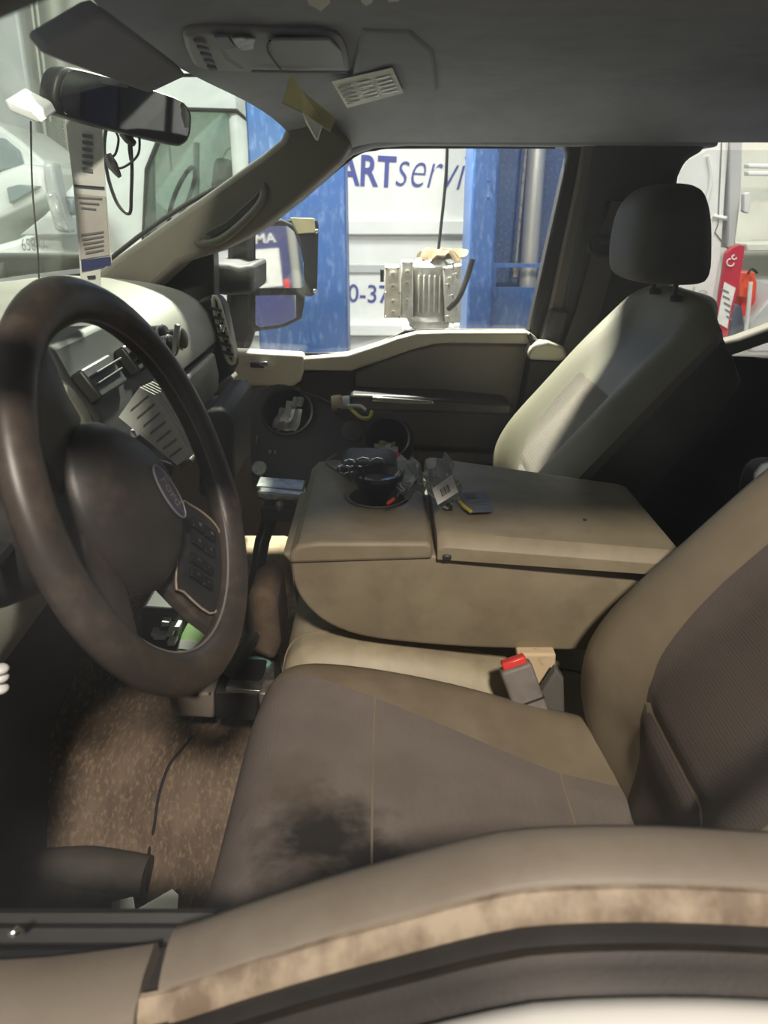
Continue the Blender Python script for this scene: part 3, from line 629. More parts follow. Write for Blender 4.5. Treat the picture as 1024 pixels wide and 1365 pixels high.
MB().box((.72, -.02, .62), (.20, .08, 1.1)).build('door_post', M['pillar_d'], tp, .02)
MB().box((1.15, -.03, .30), (.75, .06, .75)).build('rear_door_panel', M['doorlow'], tp, .02)

# ================================================================== DASHBOARD
ds = thing('dashboard', 'olive grey dashboard with glovebox in front of the passenger', 'dashboard', (-.6, .8, .5))
prof = [(-.86, .80), (-.80, .845), (-.70, .845), (-.56, .835), (-.46, .815), (-.41, .785), (-.385, .745), (-.378, .705), (-.395, .69), (-.395, .60), (-.42, .565), (-.60, .52), (-.86, .52)]
def dprof(y):
    t = sstep(1.30, 1.50, y); q = []
    for x, z in prof: q.append(Vector((x-.0*t, y, z)))
    return q
MB().loft([sm(dprof(y), 3, True) for y in [.62, .8, 1.0, 1.2, 1.35, 1.44]]).build('upper_dash', M['dash'], ds)
# glovebox
gb = [(-.392, .690), (-.374, .685), (-.368, .64), (-.372, .605), (-.39, .590)]
g = MB().loft([[Vector((x, y, z)) for x, z in gb] for y in (1.0, 1.02, 1.2, 1.36, 1.375)]).build('glovebox_door', M['dash'], ds, .004)
text('glovebox_lettering', 'AIRBAG', Vector((-.3685, 1.20, .648)), Vector((-.3685, 1.29, .648)), (.1, 0, 1), M['print'], ds, height=.012, depth=.0006)
# lip under the glovebox
lip = [(-.43, .585), (-.355, .585), (-.335, .575), (-.345, .560), (-.43, .555)]
MB().loft([[Vector((x, y, z)) for x, z in lip] for y in (.95, 1.44)]).build('lower_lip', M['dash'], ds, .006)
# end cap with air vent
cap = px([(258, 405), (276, 394), (290, 397), (298, 410), (312, 478), (312, 490), (304, 506), (285, 516), (272, 500), (284, 462), (276, 430)], 1.44)
ec = MB().prism(cap, (0, .07, 0)).build('end_cap', M['dash_d'], ds, .01, seg=3)
bz = MB().tube(px([(284, 399), (291, 400), (303, 442), (312, 478), (307, 484), (300, 470), (290, 432)], 1.425), .0045, 8, True, k=3).build('vent_bezel', M['lighttrim'], ds)
o = MB().prism(px([(284, 402), (291, 402), (311, 477), (304, 479)], 1.432), (0, .02, 0)).build('vent_cavity', M['gloss'], ds); attach(o, bz)
for k in range(6):
    u, v = lerp(287, 306, (k+.5)/6), lerp(406, 476, (k+.5)/6)
    o = MB().box(P(u, v, 1.425), (.026, .02, .006), (0, .3, 0)).build('vane', M['dash_d'], ds, .001); attach(o, bz)
    o = MB().box(P(u+2, v+3, 1.42), (.006, .006, .010)).build('vane_clip', M['chrome'], ds, .001); attach(o, bz)
o = MB().ell(P(296, 438, 1.418), (.008, .008, .010)).build('vent_knob', M['chrome'], ds); attach(o, bz)
pp('end_foot', [(282, 520), (306, 500), (312, 506), (306, 520), (272, 552), (266, 552)], 1.40, .06, M['dash'], ds, .006)
# centre stack with vents, knobs and a mounted bracket
cs = [(-.42, .83), (-.405, .79), (-.372, .74), (-.36, .66), (-.355, .56), (-.40, .48), (-.5, .46), (-.5, .83)]
MB().loft([[Vector((x, y, z)) for x, z in cs] for y in (.64, .66, .94, .96)]).build('centre_stack', M['black_soft'], ds, .008)
for k in range(2):
    y0 = .70+.17*k
    o = MB().box((-.385, y0, .775), (.02, .11, .045), (0, -.55, 0)).build('centre_vent', M['black'], ds, .004)
    for j in range(3):
        q = MB().box((-.376, y0, .762+.014*j), (.016, .10, .003), (0, -.55, 0)).build('vane', M['dash_d'], ds, .001); attach(q, o)
for k, (u, v) in enumerate([(222, 462), (212, 448), (236, 452)]):
    c = P(u, v, .88+.02*k)
    kn = MB().lathe(c, (1, -.2, .15), [(.017, -.03), (.017, 0), (.016, .012), (.012, .014)], 18).build('knob', M['black'], ds)
    o = MB().lathe(c, (1, -.2, .15), [(.0175, .004), (.0185, .006), (.0175, .009)], 18).build('knob_ring', M['chrome'], ds); attach(o, kn)
pp('bracket', [(232, 432), (240, 434), (236, 470), (230, 478), (227, 470)], .86, .012, M['chrome'], ds, .002)
for k in range(4):
    MB().box((-.358, .74+.045*k, .69), (.008, .036, .012), (0, -.1, 0)).build('stack_button', M['ohc'], ds, .002)
pf = thing('paper_stack', 'stack of cream paper forms propped at the centre dash', 'papers', P(210, 600, .72))
for k in range(5):
    MB().prism([p+Vector((.003*k, .004*k, .001*k)) for p in px([(158, 556), (186, 516), (206, 526), (238, 576), (252, 606), (236, 620)], .70)], (.001, .0016, 0)).build('sheet', M['paper'], pf, 0, smooth=False)
for k in range(7):
    t_ = k/6; MB().prism(px([(lerp(174, 226, t_), lerp(546, 608, t_)), (lerp(198, 242, t_), lerp(526, 596, t_)), (lerp(198, 242, t_), lerp(528.5, 598.5, t_)), (lerp(174, 226, t_), lerp(548.5, 610.5, t_))], .698), (0, .001, 0)).build('print_line', M['print'], pf, 0, smooth=False)
# instrument hood and cluster in front of the driver
hd = ds
arch = [(-.20, .62), (-.205, .80), (-.17, .865), (-.08, .885), (.08, .885), (.17, .865), (.205, .80), (.20, .62)]
def ring(x, k, dz): return [Vector((x+.06*(z-.8), .36+yy*k, z+dz)) for yy, z in arch]
MB().loft([ring(-.70, 1.0, -.01), ring(-.50, 1.0, .0), ring(-.40, .98, -.005), ring(-.39, .9, -.02)]).build('hood', M['dash_d'], hd, .01)
MB().box((-.376, .36, .76), (.02, .30, .16), (0, -.25, 0)).build('cluster_face', M['gloss'], hd, .01)
for yy in (.28, .44):
    MB().lathe((-.366, yy, .765), (1, 0, .25), [(.055, -.004), (.058, .004), (.050, .006), (.048, .002)], 28).build('gauge_ring', M['ohc_d'], hd)
MB().box((-.362, .36, .79), (.006, .05, .04), (0, -.25, 0)).build('display', M['skin_grey'], hd, .002)
# driver lower dash
kp = ds
kprof = [(-.70, .84), (-.50, .835), (-.40, .80), (-.375, .72), (-.38, .64), (-.365, .59), (-.37, .555), (-.42, .53), (-.70, .52)]
MB().loft([sm([Vector((x-.01*k, y, z)) for x, z in kprof], 3, True) for k, y in enumerate((.05, .08, .2, .4, .62))]).build('knee_panel', M['doorpanel'], kp)
MB().lathe((-.366, .12, .60), (1, 0, 0), [(.010, -.01), (.010, .004), (.006, .005), (.006, -.002)], 14).build('lock_hole', M['black'], kp)
# passenger side under-dash
pp('heater_box', [(268, 550), (300, 545), (310, 570), (312, 640), (300, 665), (262, 665)], 1.05, .28, M['black_soft'], ds, .015)

# ================================================================== STEERING WHEEL
WC = Vector((-.223, .34, .751)); ra, ti = math.radians(4.2), math.radians(71.3)
WA = Vector((math.sin(ra), math.cos(ra), 0)); WB = Vector((-math.cos(ti), 0, math.sin(ti))); WB = (WB-WA*WA.dot(WB)).normalized(); WN = WA.cross(WB)
def W(p, q, r=0.): return WC+WA*p+WB*q+WN*r
def WP(rad, deg, r=0.): return W(rad*math.cos(math.radians(deg)), rad*math.sin(math.radians(deg)), r)
sw = thing('steering_wheel', 'worn brown black steering wheel turned partly to the right', 'steering wheel', WC)
mb = MB(); rings = []
for i in range(97):
    a = 360*i/96; rr = []
    bul = .0025*(math.exp(-((a-330) % 360-0)**2/200)+math.exp(-(((a-95+180) % 360)-180)**2/200))
    for j in range(16):
        t = 2*math.pi*j/16
        rr.append(WP(.1775+(.0195+bul)*math.cos(t), a, (.0155+bul)*math.sin(t)))
    rings.append(rr)
mb.loft(rings, cap=False).build('rim', M['leather'], sw)
MB().tube([WP(.1775+.0197*math.cos(2.9), a, .0158*math.sin(2.9)) for a in range(0, 360, 5)], .0012, 5, True).build('stitching', M['print'], sw)
# airbag cover
def padf(u, v):
    a = u*2*math.pi; R = .084*(1+.05*math.cos(2*(a+.9))+.04*math.cos(3*a)); r = R*v
    return W(r*math.cos(a), r*math.sin(a)-.012, .006-.030*v**4)
MB().loft([[padf(i/40, v) for i in range(40)] for v in (.02, .25, .5, .7, .82, .9, .96, 1.0)]+[[padf(i/40, 1.0)-WN*.04 for i in range(40)]]).build('airbag_cover', M['airbag'], sw, ang=60)
# spokes
def spoke(c, w0, w1, name='spoke'):
    pts = []
    for rad, hw, z in [(.06, w0, -.035), (.09, w0*.9, -.026), (.13, lerp(w0, w1, .6), -.016), (.168, w1, -.006)]:
        pts.append((rad, hw, z))
    r_ = []
    for rad, hw, z in pts:
        top_ = [WP(math.hypot(rad, 0), c+math.degrees(math.atan2(h, rad)), z+.006*(1-(h/hw)**2)) if False else (WC+(WA*math.cos(math.radians(c))+WB*math.sin(math.radians(c)))*rad+(-WA*math.sin(math.radians(c))+WB*math.cos(math.radians(c)))*h+WN*(z+.004*(1-(h/hw)**2))) for h in [hw*k/5 for k in range(-5, 6)]]
        r_.append(top_+[p-WN*.016 for p in reversed(top_)])
    return MB().loft(r_).build(name, M['leather'], sw, .003)
sp1 = spoke(-58, .058, .075); spoke(121, .050, .055); spoke(-152, .035, .045)
e = math.radians(-58); EU = WA*math.cos(e)+WB*math.sin(e); EV = -WA*math.sin(e)+WB*math.cos(e)
def SP(a, b, z): return WC+EU*a+EV*b+WN*z
padp = [(.088, -.050), (.100, -.056), (.140, -.062), (.157, -.040), (.160, .0), (.155, .045), (.135, .058), (.100, .056), (.090, .045)]
pad = MB().prism([SP(a, b, lerp(-.020, -.008, (a-.09)/.07)) for a, b in sm([Vector(q) for q in padp], 3, True)], WN*.004).build('button_pad', M['black'], sw, .0015)
MB().tube([SP(a, b, lerp(-.016, -.003, (a-.09)/.07)) for a, b in sm([Vector(q) for q in padp], 3, True)], .0011, 5, True).build('pad_trim', M['worn'], sw)
for (a, b, da, db) in [(.113, -.030, .020, .012), (.131, -.030, .014, .012), (.113, -.012, .020, .012), (.131, -.012, .014, .012), (.112, .012, .018, .012), (.132, .012, .016, .012), (.112, .034, .018, .014), (.132, .034, .016, .014)]:
    z = lerp(-.016, -.004, (a-.09)/.07)
    q = [SP(a-da/2, b-db/2, z), SP(a+da/2, b-db/2, z+da*.17), SP(a+da/2, b+db/2, z+da*.17), SP(a-da/2, b+db/2, z)]
    bt = MB().prism(q, WN*.004).build('button', M['gloss'], sw, .001)
    o = MB().prism([lerp((q[0]+q[1]+q[2]+q[3])/4, p, .28)+WN*.0041 for p in q], WN*.0006).build('button_mark', M['chrome'], sw); attach(o, bt)
# emblem
em = math.radians(-74); AX = WA*math.cos(em)+WB*math.sin(em); AY = -WA*math.sin(em)+WB*math.cos(em); EC = W(.026, -.018, .006)
def EE(t, k, z): return EC+AX*(.0315*k*math.cos(t))+AY*(.0135*k*math.sin(t))+WN*z
plate = MB().loft([[EE(i*math.pi/20, 1, -.004) for i in range(40)], [EE(i*math.pi/20, 1, .0012) for i in range(40)], [EE(i*math.pi/20, .9, .002) for i in range(40)]]).build('emblem', M['emblem'], sw)
o = MB().tube([EE(i*math.pi/20, 1, .0012) for i in range(40)], .0011, 6, True).build('emblem_border', M['emb_chrome'], sw); attach(o, plate)
o = text('emblem_lettering', 'Ford', EC-AX*.019-AY*.006+WN*.002, EC+AX*.019-AY*.006+WN*.002, AY, M['emb_chrome'], sw, height=.014, shear=.35, depth=.0008); attach(o, plate)
# column shroud and stalk
col = ds
MB().lathe(WC-WN*.26, WN, [(.07, 0), (.072, .08), (.066, .15), (.055, .20), (.05, .232)], 24).build('column_shroud', M['black'], col)
MB().tube([WC-WN*.12+WA*.04, WC-WN*.10+WA*.13+WB*.02, WC-WN*.07+WA*.20-WB*.035], [.012, .010, .013], 10, k=5).build('gear_lever', M['black'], col)
MB().tube([WC-WN*.12-WA*.04, WC-WN*.10-WA*.12, WC-WN*.09-WA*.17+WB*.02], [.008, .007, .009], 8, k=4).build('indicator_stalk', M['black'], col)

# ================================================================== SEATS
CP = [Vector(q) for q in sm([Vector(q) for q in [(-.150, .12), (-.168, .20), (-.180, .28), (-.174, .345), (-.15, .385), (-.11, .402), (-.03, .400), (.08, .382), (.20, .352), (.34, .322)]], 8)]
BP = [Vector(q) for q in sm([Vector(q) for q in [(.30, .26), (.268, .33), (.252, .40), (.257, .46), (.288, .525), (.36, .615), (.43, .70), (.49, .768), (.535, .815), (.575, .838), (.615, .832)]], 8)]
def along(C, s):
    s = clamp(s)*(len(C)-1); i = min(int(s), len(C)-2); t = s-i
    p = lerp(C[i], C[i+1], t); a = C[max(i-1, 0)]; b = C[min(i+2, len(C)-1)]; d = (b-a).normalized()
    return p, d
def s_at(C, key, val, lo=0., hi=1.):
    best = min(range(int(lo*400), int(hi*400)+1), key=lambda i: abs(key(along(C, i/400)[0])-val)); return best/400
def build_seat(yc, vinyl, fab, fabback, label, side, hrmat, inner, yaw=0., near=None):
    st = thing('seat', label, 'seat', (.1, yc, .1), 'front seats')
    hw = .248
    def cush(s, t):
        p, d = along(CP, s); a = abs(t)
        z = .016*math.exp(-((a-.185)/.055)**2)*sstep(.35, .6, s)
        e = clamp((a-.18)/(hw-.18)); drop = .075*e**2.6
        nrm = Vector((-d.y, d.x))          # outward normal of the profile
        q = p+nrm*(z-drop)
        return Vector((q.x, yc+t-yaw*(q.x+.05), q.y))
    S = [i/56 for i in range(57)]; T = [math.sin(math.pi/2*(i/20-1))*hw for i in range(41)]
    def under(s, t): return Vector((0, 0, -min(.17, max(.02, cush(s, t).z-.10))))
    MB().slab(cush, S, T, under).build('cushion', vinyl, st)
    sx = lambda x: s_at(CP, lambda p: p.x, x, .45, 1.)
    def overlay(name, F, s0, s1, tb, mt, h=.004, t0=-1, t1=1, nrm=None, nu=26, nv=26):
        def fn(u, v):
            s = lerp(s0, s1, u); hi_ = tb(s); t = lerp(-(near or hi_), hi_, v); p = F(s, t)
            du = (F(min(s+.01, 1), t)-F(max(s-.01, 0), t)); dv = F(s, t+.004)-F(s, t-.004); n_ = du.cross(dv).normalized()
            if n_.dot(nrm) < 0: n_ = -n_
            ed = min(u, 1-u)*nu*.3; ev = min(v, 1-v)*nv*.3
            return p+n_*(h*min(1, .12+ed)*min(1, .12+ev)), n_
        return MB().slab(lambda u, v: fn(u, v)[0], [i/nu for i in range(nu+1)], [i/nv for i in range(nv+1)], lambda u, v: fn(u, v)[1]*-.012).build(name, mt, st, ang=60)
    tbf = lambda s: interp([(0, .17), (s_at(CP, lambda p: p.x, -.11, .45), .172), (sx(-.012), .140), (sx(.10), .108), (sx(.21), .082), (1, .08)], s)
    up = Vector((-.3, 0, 1))
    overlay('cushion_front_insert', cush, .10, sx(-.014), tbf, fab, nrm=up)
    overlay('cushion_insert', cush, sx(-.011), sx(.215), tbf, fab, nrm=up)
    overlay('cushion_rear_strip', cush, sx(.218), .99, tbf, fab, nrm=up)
    # backrest
    wtab = [(0, .20), (.10, .235), (.3, .25), (.6, .248), (.8, .235), (.9, .205), (.96, .17), (1, .12)]
    def back(s, t, off=0.):
        p, d = along(BP, s); w_ = interp(wtab, s); a = abs(t)
        n_ = Vector((-d.y, d.x))
        rec = .048*(1-sstep(.07, .20, a))*sstep(.0, .2, s)*(1-sstep(.70, .92, s))
        e = .045*clamp(a/w_)**7
        q = p+n_*(-rec-e-off); return Vector((q.x, yc+t-yaw*(q.x+.05), q.y))
    thick = [(0, .05), (.1, .10), (.3, .125), (.6, .12), (.85, .09), (.95, .05), (1, .02)]
    rings = []
    for i in range(65):
        s = i/64; w_ = interp(wtab, s); th = interp(thick, s); p, d = along(BP, s); n_ = Vector((-d.y, d.x))
        tt = [math.sin(math.pi/2*(k/14-1))*w_ for k in range(29)]
        fr = [back(s, t) for t in tt]
        rr = []
        for t in reversed(tt[1:-1]):
            q = p-n_*(.045+th*(1-clamp(abs(t)/w_)**5)); rr.append(Vector((q.x, yc+t-yaw*(q.x+.05), q.y)))
        rings.append(fr+rr)
    bk = MB().loft(rings).build('backrest', vinyl, st, ang=60)
    s0, s1 = .06, s_at(BP, lambda p: p.y, .672, .2, 1.)
    sm_ = s_at(BP, lambda p: p.y, .47, .1, 1.)
    tbl = [tuple(q) for q in sm([Vector(q) for q in [(0, .045), (s_at(BP, lambda p: p.y, .37, 0, .5), .060), (sm_, .084), (s_at(BP, lambda p: p.y, .54, .2, 1), .108), (s_at(BP, lambda p: p.y, .60, .2, 1), .120), (s1, .122), (1, .12)]], 6)]
    tbb = lambda s: interp(tbl, s)
    fwd = Vector((-1, 0, .6))
    overlay('backrest_lower_insert', back, s0, sm_, tbb, fabback, nrm=fwd)
    overlay('backrest_insert', back, sm_+.006, s1, tbb, fabback, nrm=fwd)
    # near or far side valance, back shell
    if inner:
        rings = []
        for i in range(25):
            s = lerp(.05, .93, i/24); w_ = interp(wtab, s); th = interp(thick, s); p, d = along(BP, s); n_ = Vector((-d.y, d.x))
            a = p-n_*.055; b_ = p-n_*(.05+th)
            rings.append([Vector((a.x, yc+side*(w_-.012), a.y)), Vector((lerp(a, b_, .5).x, yc+side*(w_+.006), lerp(a, b_, .5).y)), Vector((b_.x, yc+side*(w_-.02), b_.y)), Vector((b_.x, yc+side*(w_-.05), b_.y)), Vector((a.x, yc+side*(w_-.05), a.y))])
        MB().loft(rings).build('side_valance', M['seatside'], st, ang=60)
    # headrest
    hp = [(.452, .885), (.450, .93), (.459, .985), (.485, 1.018), (.525, 1.028), (.565, 1.022), (.585, .985), (.598, .92), (.602, .862), (.575, .850), (.50, .852), (.462, .862)]
    hp = sm([Vector(q) for q in hp], 3, True); cx = Vector((.53, .935))
    rings = []
    for k in range(13):
        a = k/12*2-1; kk = (1-abs(a)**3.2)**.45 if abs(a) < 1 else .0
        kk = .45+.55*kk
        rings.append([Vector((lerp(cx.x, q.x, kk), yc+a*.125, lerp(cx.y, q.y, kk))) for q in hp])
    MB().loft(rings).build('headrest', hrmat, st, ang=60)
    for dy in (-.062, .062):
        MB().tube([(.549, yc+dy, .826), (.545, yc+dy, .89)], .005, 10).build('headrest_post', M['black'], st)
        MB().lathe((.552, yc+dy, .822), (0, 0, 1), [(.011, 0), (.012, .008), (.009, .012)], 14).build('post_collar', M['black_soft'], st)
    MB().box((.09, yc, .08), (.46, .42, .10)).build('seat_base', M['black_soft'], st, .01)
    return st
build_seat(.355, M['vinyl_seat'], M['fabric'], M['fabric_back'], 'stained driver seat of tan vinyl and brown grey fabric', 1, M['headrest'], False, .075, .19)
build_seat(1.225, M['pass_vinyl'], M['pass_fabric'], M['pass_fabric'], 'reclined passenger seat with dark headrest beyond the centre console', -1, M['headrest'], True)

# middle seat cushion carrying the folded console
mid = thing('middle_seat', 'cream vinyl middle seat cushion under the folded console', 'seat', (.08, .80, .1), 'front seats')
def mc(s, t):
    p, d = along(CP, s); n_ = Vector((-d.y, d.x)); e = clamp((abs(t)-.14)/.042)
    q = p+n_*(-.02-.035*e**2.5); return Vector((q.x-.005+.010, .79+t, q.y+.012))
MB().slab(mc, [i/40 for i in range(41)], [math.sin(math.pi/2*(i/14-1))*.182 for i in range(29)], lambda s, t: Vector((0, 0, -min(.17, max(.02, mc(s, t).z-.12))))).build('cushion', M['cushion_vinyl'], mid)
MB().tube([mc(s_, -.115)+Vector((-.001, 0, .001)) for s_ in [i/30 for i in range(8, 30)]], .0016, 5).build('seam', M['vinyl'], mid)
MB().box((.09, .80, .09), (.44, .33, .12)).build('seat_base', M['black_soft'], mid, .01)

# rear bench (in the dark)
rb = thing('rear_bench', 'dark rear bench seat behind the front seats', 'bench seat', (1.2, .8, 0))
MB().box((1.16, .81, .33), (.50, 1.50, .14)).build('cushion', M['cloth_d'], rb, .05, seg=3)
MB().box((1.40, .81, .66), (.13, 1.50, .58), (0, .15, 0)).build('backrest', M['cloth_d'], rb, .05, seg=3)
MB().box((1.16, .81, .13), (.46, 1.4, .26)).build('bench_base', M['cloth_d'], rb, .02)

# ================================================================== CONSOLE
cn = thing('centre_console', 'folded tan centre console with cup holder and lid armrest', 'console', (.12, .81, .39))
Y0, Y1 = .618, .968
sidep = [(-.126, .555), (-.128, .535), (-.124, .50), (-.108, .468), (-.078, .440), (-.03, .420), (.05, .408), (.16, .400), (.31, .398), (.37, .42), (.405, .47), (.40, .530), (.31, .534), (.07, .549)]
bd = MB().prism([Vector((x, Y0, z)) for x, z in sm([Vector(q) for q in sidep], 3, True)], (0, .24, 0)).build('body', M['vinyl'], cn, .010, seg=3)
topf = [(-.130, .538), (-.128, .555), (-.116, .567), (-.09, .571), (.058, .571), (.066, .566), (.066, .545)]
tf = MB().prism([Vector((x, Y0-.006, z)) for x, z in topf], (0, Y1-Y0+.012, 0)).build('front_tray', M['vinyl'], cn)
# cup holder opening
cc = PZ(503, 668, .571)
cutr = MB().lathe((cc.x, cc.y+.02, .52), (0, 0, 1), [(.047, 0), (.047, .2)], 36)
cut(tf, cutr.build('cutter', M['black']))
m_ = tf.modifiers.new('bevel', 'BEVEL'); m_.width = .006; m_.segments = 3; m_.limit_method = 'ANGLE'; m_.angle_limit = math.radians(50)
cut(bd, MB().lathe((cc.x, cc.y+.02, .47), (0, 0, 1), [(.0475, 0), (.0475, .2)], 36).build('cutter', M['black']))
cup = MB().lathe((cc.x, cc.y+.02, .475), (0, 0, 1), [(.046, .0), (.0465, .094), (.0485, .096), (.0485, .098), (.044, .097), (.042, .004), (.001, .003)], 36).build('cup_holder', M['doorpanel'], cn)
def lidf(u, v):
    x = lerp(.072, .425, u); y = lerp(Y0-.012-.02*u, lerp(Y1+.002, .865, u), v)
    z = lerp(.583, .562, u)-.010*sstep(.85, 1., u)**2-.03*sstep(.93, 1., u)
    z -= .016*(1-sstep(0, .06, v))**2+.016*(sstep(.94, 1, v))**2+.006*(1-sstep(0, .03, u))
    return Vector((x, y, z))
lid = MB().slab(lidf, [i/40 for i in range(41)], [i/40 for i in range(41)], lambda u, v: Vector((0, 0, -(lidf(u, v).z-lerp(.548, .530, u))))).build('lid', M['vinyl'], cn, .006, seg=3, ang=60)
MB().box((.085, Y0-.012, .552), (.012, .006, .008)).build('lid_latch', M['black'], cn, .002)
MB().lathe(lidf(.62, .32)+Vector((0, 0, -.001)), (0, 0, 1), [(.003, 0), (.003, .002), (.0015, .002)], 10).build('screw_mark', M['black'], cn)

# things lying on and in the console
fu = thing('phone_mount', 'black funnel shaped phone mount standing in the cup holder', 'phone mount', (cc.x, cc.y+.02, .48))
c0 = Vector((cc.x, cc.y+.022, .482))
MB().lathe(c0, (0, 0, 1), [(.030, 0), (.032, .006), (.030, .012), (.012, .018), (.011, .075), (.022, .095), (.036, .112), (.040, .122), (.038, .128), (.030, .118), (.001, .112)], 28).build('funnel', M['gloss'], fu)
MB().tube([c0+Vector((-.02, .02, .124)), P(470, 636, .86), P(436, 618, .92), P(448, 606, .97)], .0025, 6, k=5).build('cord', M['black'], fu)
ad = thing('tool_pouch', 'black pouch with shiny keys lying at the console front', 'keys', PZ(490, 628, .575))
pp('pouch', [(452, 626), (462, 617), (520, 618), (532, 627), (524, 637), (456, 634)], .86, .09, M['black_soft'], ad, .010)
for k, (u, v, r) in enumerate([(458, 626, .010), (466, 618, .009), (484, 617, .012), (503, 617, .011), (495, 634, .007), (512, 628, .010), (472, 632, .007)]):
    q = P(u, v, .855)
    if k in (5,): MB().ell(q, (r, r*.7, r)).build('ball_knob', M['chrome'], ad)
    else: MB().tube([q+Vector((math.cos(t*.8)*r, 0, math.sin(t*.8)*r*.7)) for t in range(8)], .0022, 6, True).build('key_ring', M['chrome'], ad)
# crumpled plastic bags
def bag(name, pts, ys, label, seed):
    rnd = random.Random(seed)
    b_ = thing(name, label, 'plastic bag', P(*pts[3], ys[3]), 'plastic bags on the console')
    q = [P(u, v, y_) for (u, v), y_ in zip(pts, ys)]
    def bf(u, v):
        p = lerp(lerp(q[0], q[1], u), lerp(q[3], q[2], u), v)
        w_ = math.sin(math.pi*u)*math.sin(math.pi*v)
        return p+Vector((.004*math.sin(11*v+5*u), -.016*w_-.005*math.sin(16*u+9*v)-.003*math.sin(31*u-17*v), .004*math.sin(13*u)))
    G = [i/22 for i in range(23)]
    MB().slab(bf, G, G, (0, .0012, 0)).build('front_film', M['g_bag'], b_, ang=20)
    MB().slab(lambda u, v: bf(u, v)+Vector((0, .006+.022*math.sin(math.pi*u)*math.sin(math.pi*v), 0)), G, G, (0, .0012, 0)).build('back_film', M['g_bag'], b_, ang=20)
    return b_, bf
b1, f1 = bag('plastic_bag', [(528, 636), (552, 612), (568, 656), (532, 664)], (.79, .81, .745, .735), 'small crumpled clear plastic bag beside the cup holder', 3)
b2, f2 = bag('plastic_bag', [(562, 634), (597, 606), (616, 660), (584, 682)], (.75, .78, .725, .69), 'larger clear plastic bag with a white barcode label', 5)
lq = [P(576, 652, .672), P(603, 633, .690), P(611, 656, .682), P(584, 673, .662)]
lbl = MB().prism(lq, (0, .001, 0)).build('label', M['paper'], b2, smooth=False)
def LQ(a, b): return lerp(lerp(lq[0], lq[1], a), lerp(lq[3], lq[2], a), b)+Vector((0, -.0012, 0))
for k in range(8):
    a = .30+.055*k; w_ = .018+.016*(k % 3 == 0)
    o = MB().prism([LQ(a, .28), LQ(a+w_, .28), LQ(a+w_, .72), LQ(a, .72)], (0, .0006, 0)).build('barcode_bar', M['print_d'], b2, smooth=False); attach(o, lbl)
for e_, rr in ((b1, f1), (b2, f2)):
    MB().tube([rr(i/16, .5+.25*math.sin(i*.9))+Vector((0, -.002, 0)) for i in range(17)], .0012, 5).build('crease', M['white'], e_)
c3 = thing('blue_card', 'dark blue card with pale print lying on the console lid', 'card', PZ(635, 670, .586))
q = [PZ(612, 658, .587), PZ(645, 655, .587), PZ(658, 682, .586), PZ(626, 684, .586)]
MB().prism(q, (0, 0, .0012)).build('card', M['seattle'], c3, .0004)
MB().prism([lerp(lerp(q[0], q[1], a), lerp(q[3], q[2], a), b_)+Vector((0, 0, .0014)) for a, b_ in ((.15, .1), (.6, .1), (.6, .35), (.15, .35))], (0, 0, .0004)).build('print', M['print'], c3)
for k in range(3):
    MB().prism([lerp(lerp(q[0], q[1], a), lerp(q[3], q[2], a), b_)+Vector((0, 0, .0014)) for a, b_ in ((.12, .5+.14*k), (.85, .5+.14*k), (.85, .55+.14*k), (.12, .55+.14*k))], (0, 0, .0004)).build('print', M['print'], c3)
o = MB().tube([PZ(612, 668, .590), PZ(620, 676, .590), PZ(628, 682, .588)], .0028, 8).build('yellow_pen_cap', M['yellow']); tag(o, 'short yellow strip beside the blue card', 'pen cap')
o = MB().box(PZ(596, 676, .584), (.012, .018, .012), (0, 0, .3)).build('black_clip', M['black'], None, .003); tag(o, 'small black clip under the larger plastic bag', 'clip')
o = MB().box(P(521, 668, .70)+Vector((0, .0, .0)), (.005, .005, .015), (0, .9, 0)).build('red_tab', M['red'], None, .002); tag(o, 'tiny red tab at the rim of the cup holder', 'tab')

# ================================================================== CUP TRAY AND LAPTOP STAND
TO = P(375, 655, 1.01); TE = Vector((0, .64, .77)).normalized(); TN = Vector((0, -.77, .64)).normalized()
def TP(u, v, r=0.): return PN(u, v, TO+TN*r, TN)
tr = thing('cup_tray', 'black double cup holder tray tilted behind the console', 'cup holder', TP(400, 660))
outl = [(336, 560), (342, 528), (362, 514), (385, 514), (412, 526), (440, 534), (470, 548), (500, 552), (522, 554), (545, 566), (552, 588), (546, 612), (528, 628), (440, 640), (405, 668), (345, 662), (335, 620)]
plate = MB().prism([TP(u, v) for u, v in sm([Vector(q) for q in outl], 3, True)], -TN*.014).build('tray_plate', M['black_soft'], tr)
for (u, v, r) in ((383, 549, .046), (516, 584, .040)):
    c = TP(u, v)
    cut(plate, MB().lathe(c-TN*.1, TN, [(r, 0), (r, .2)], 36).build('cutter', M['black']))
    MB().lathe(c-TN*.075, TN, [(r*.8, 0), (r*.98, .07), (r*1.0, .078), (r*1.1, .080), (r*1.12, .076), (r*1.06, .06), (r*.9, -.004), (.001, -.004), (.001, 0)], 36).build('cup_well', M['black'], tr)
c = TP(470, 575); MB().lathe(c, TN, [(.021, -.002), (.021, .003), (.018, .004), (.001, .004)], 28).build('rubber_pad', M['rubber'], tr)
c = TP(346, 625); MB().lathe(c, TN, [(.0155, -.002), (.0155, .003), (.013, .005), (.001, .005)], 24).build('round_button', M['steel'], tr)
for (u, v) in ((360, 602), (367, 603)): MB().box(TP(u, v, .002), (.005, .004, .007)).build('rivet', M['steel'], tr, .001)
MB().box(TP(342, 588, .002), (.003, .003, .022), (0, .15, 0)).build('edge_slot', M['steel'], tr, .001)
MB().tube([TP(388, 518, .004), TP(420, 528, .006), TP(448, 542, .01)], .002, 5, k=3).build('lead', M['black'], tr)
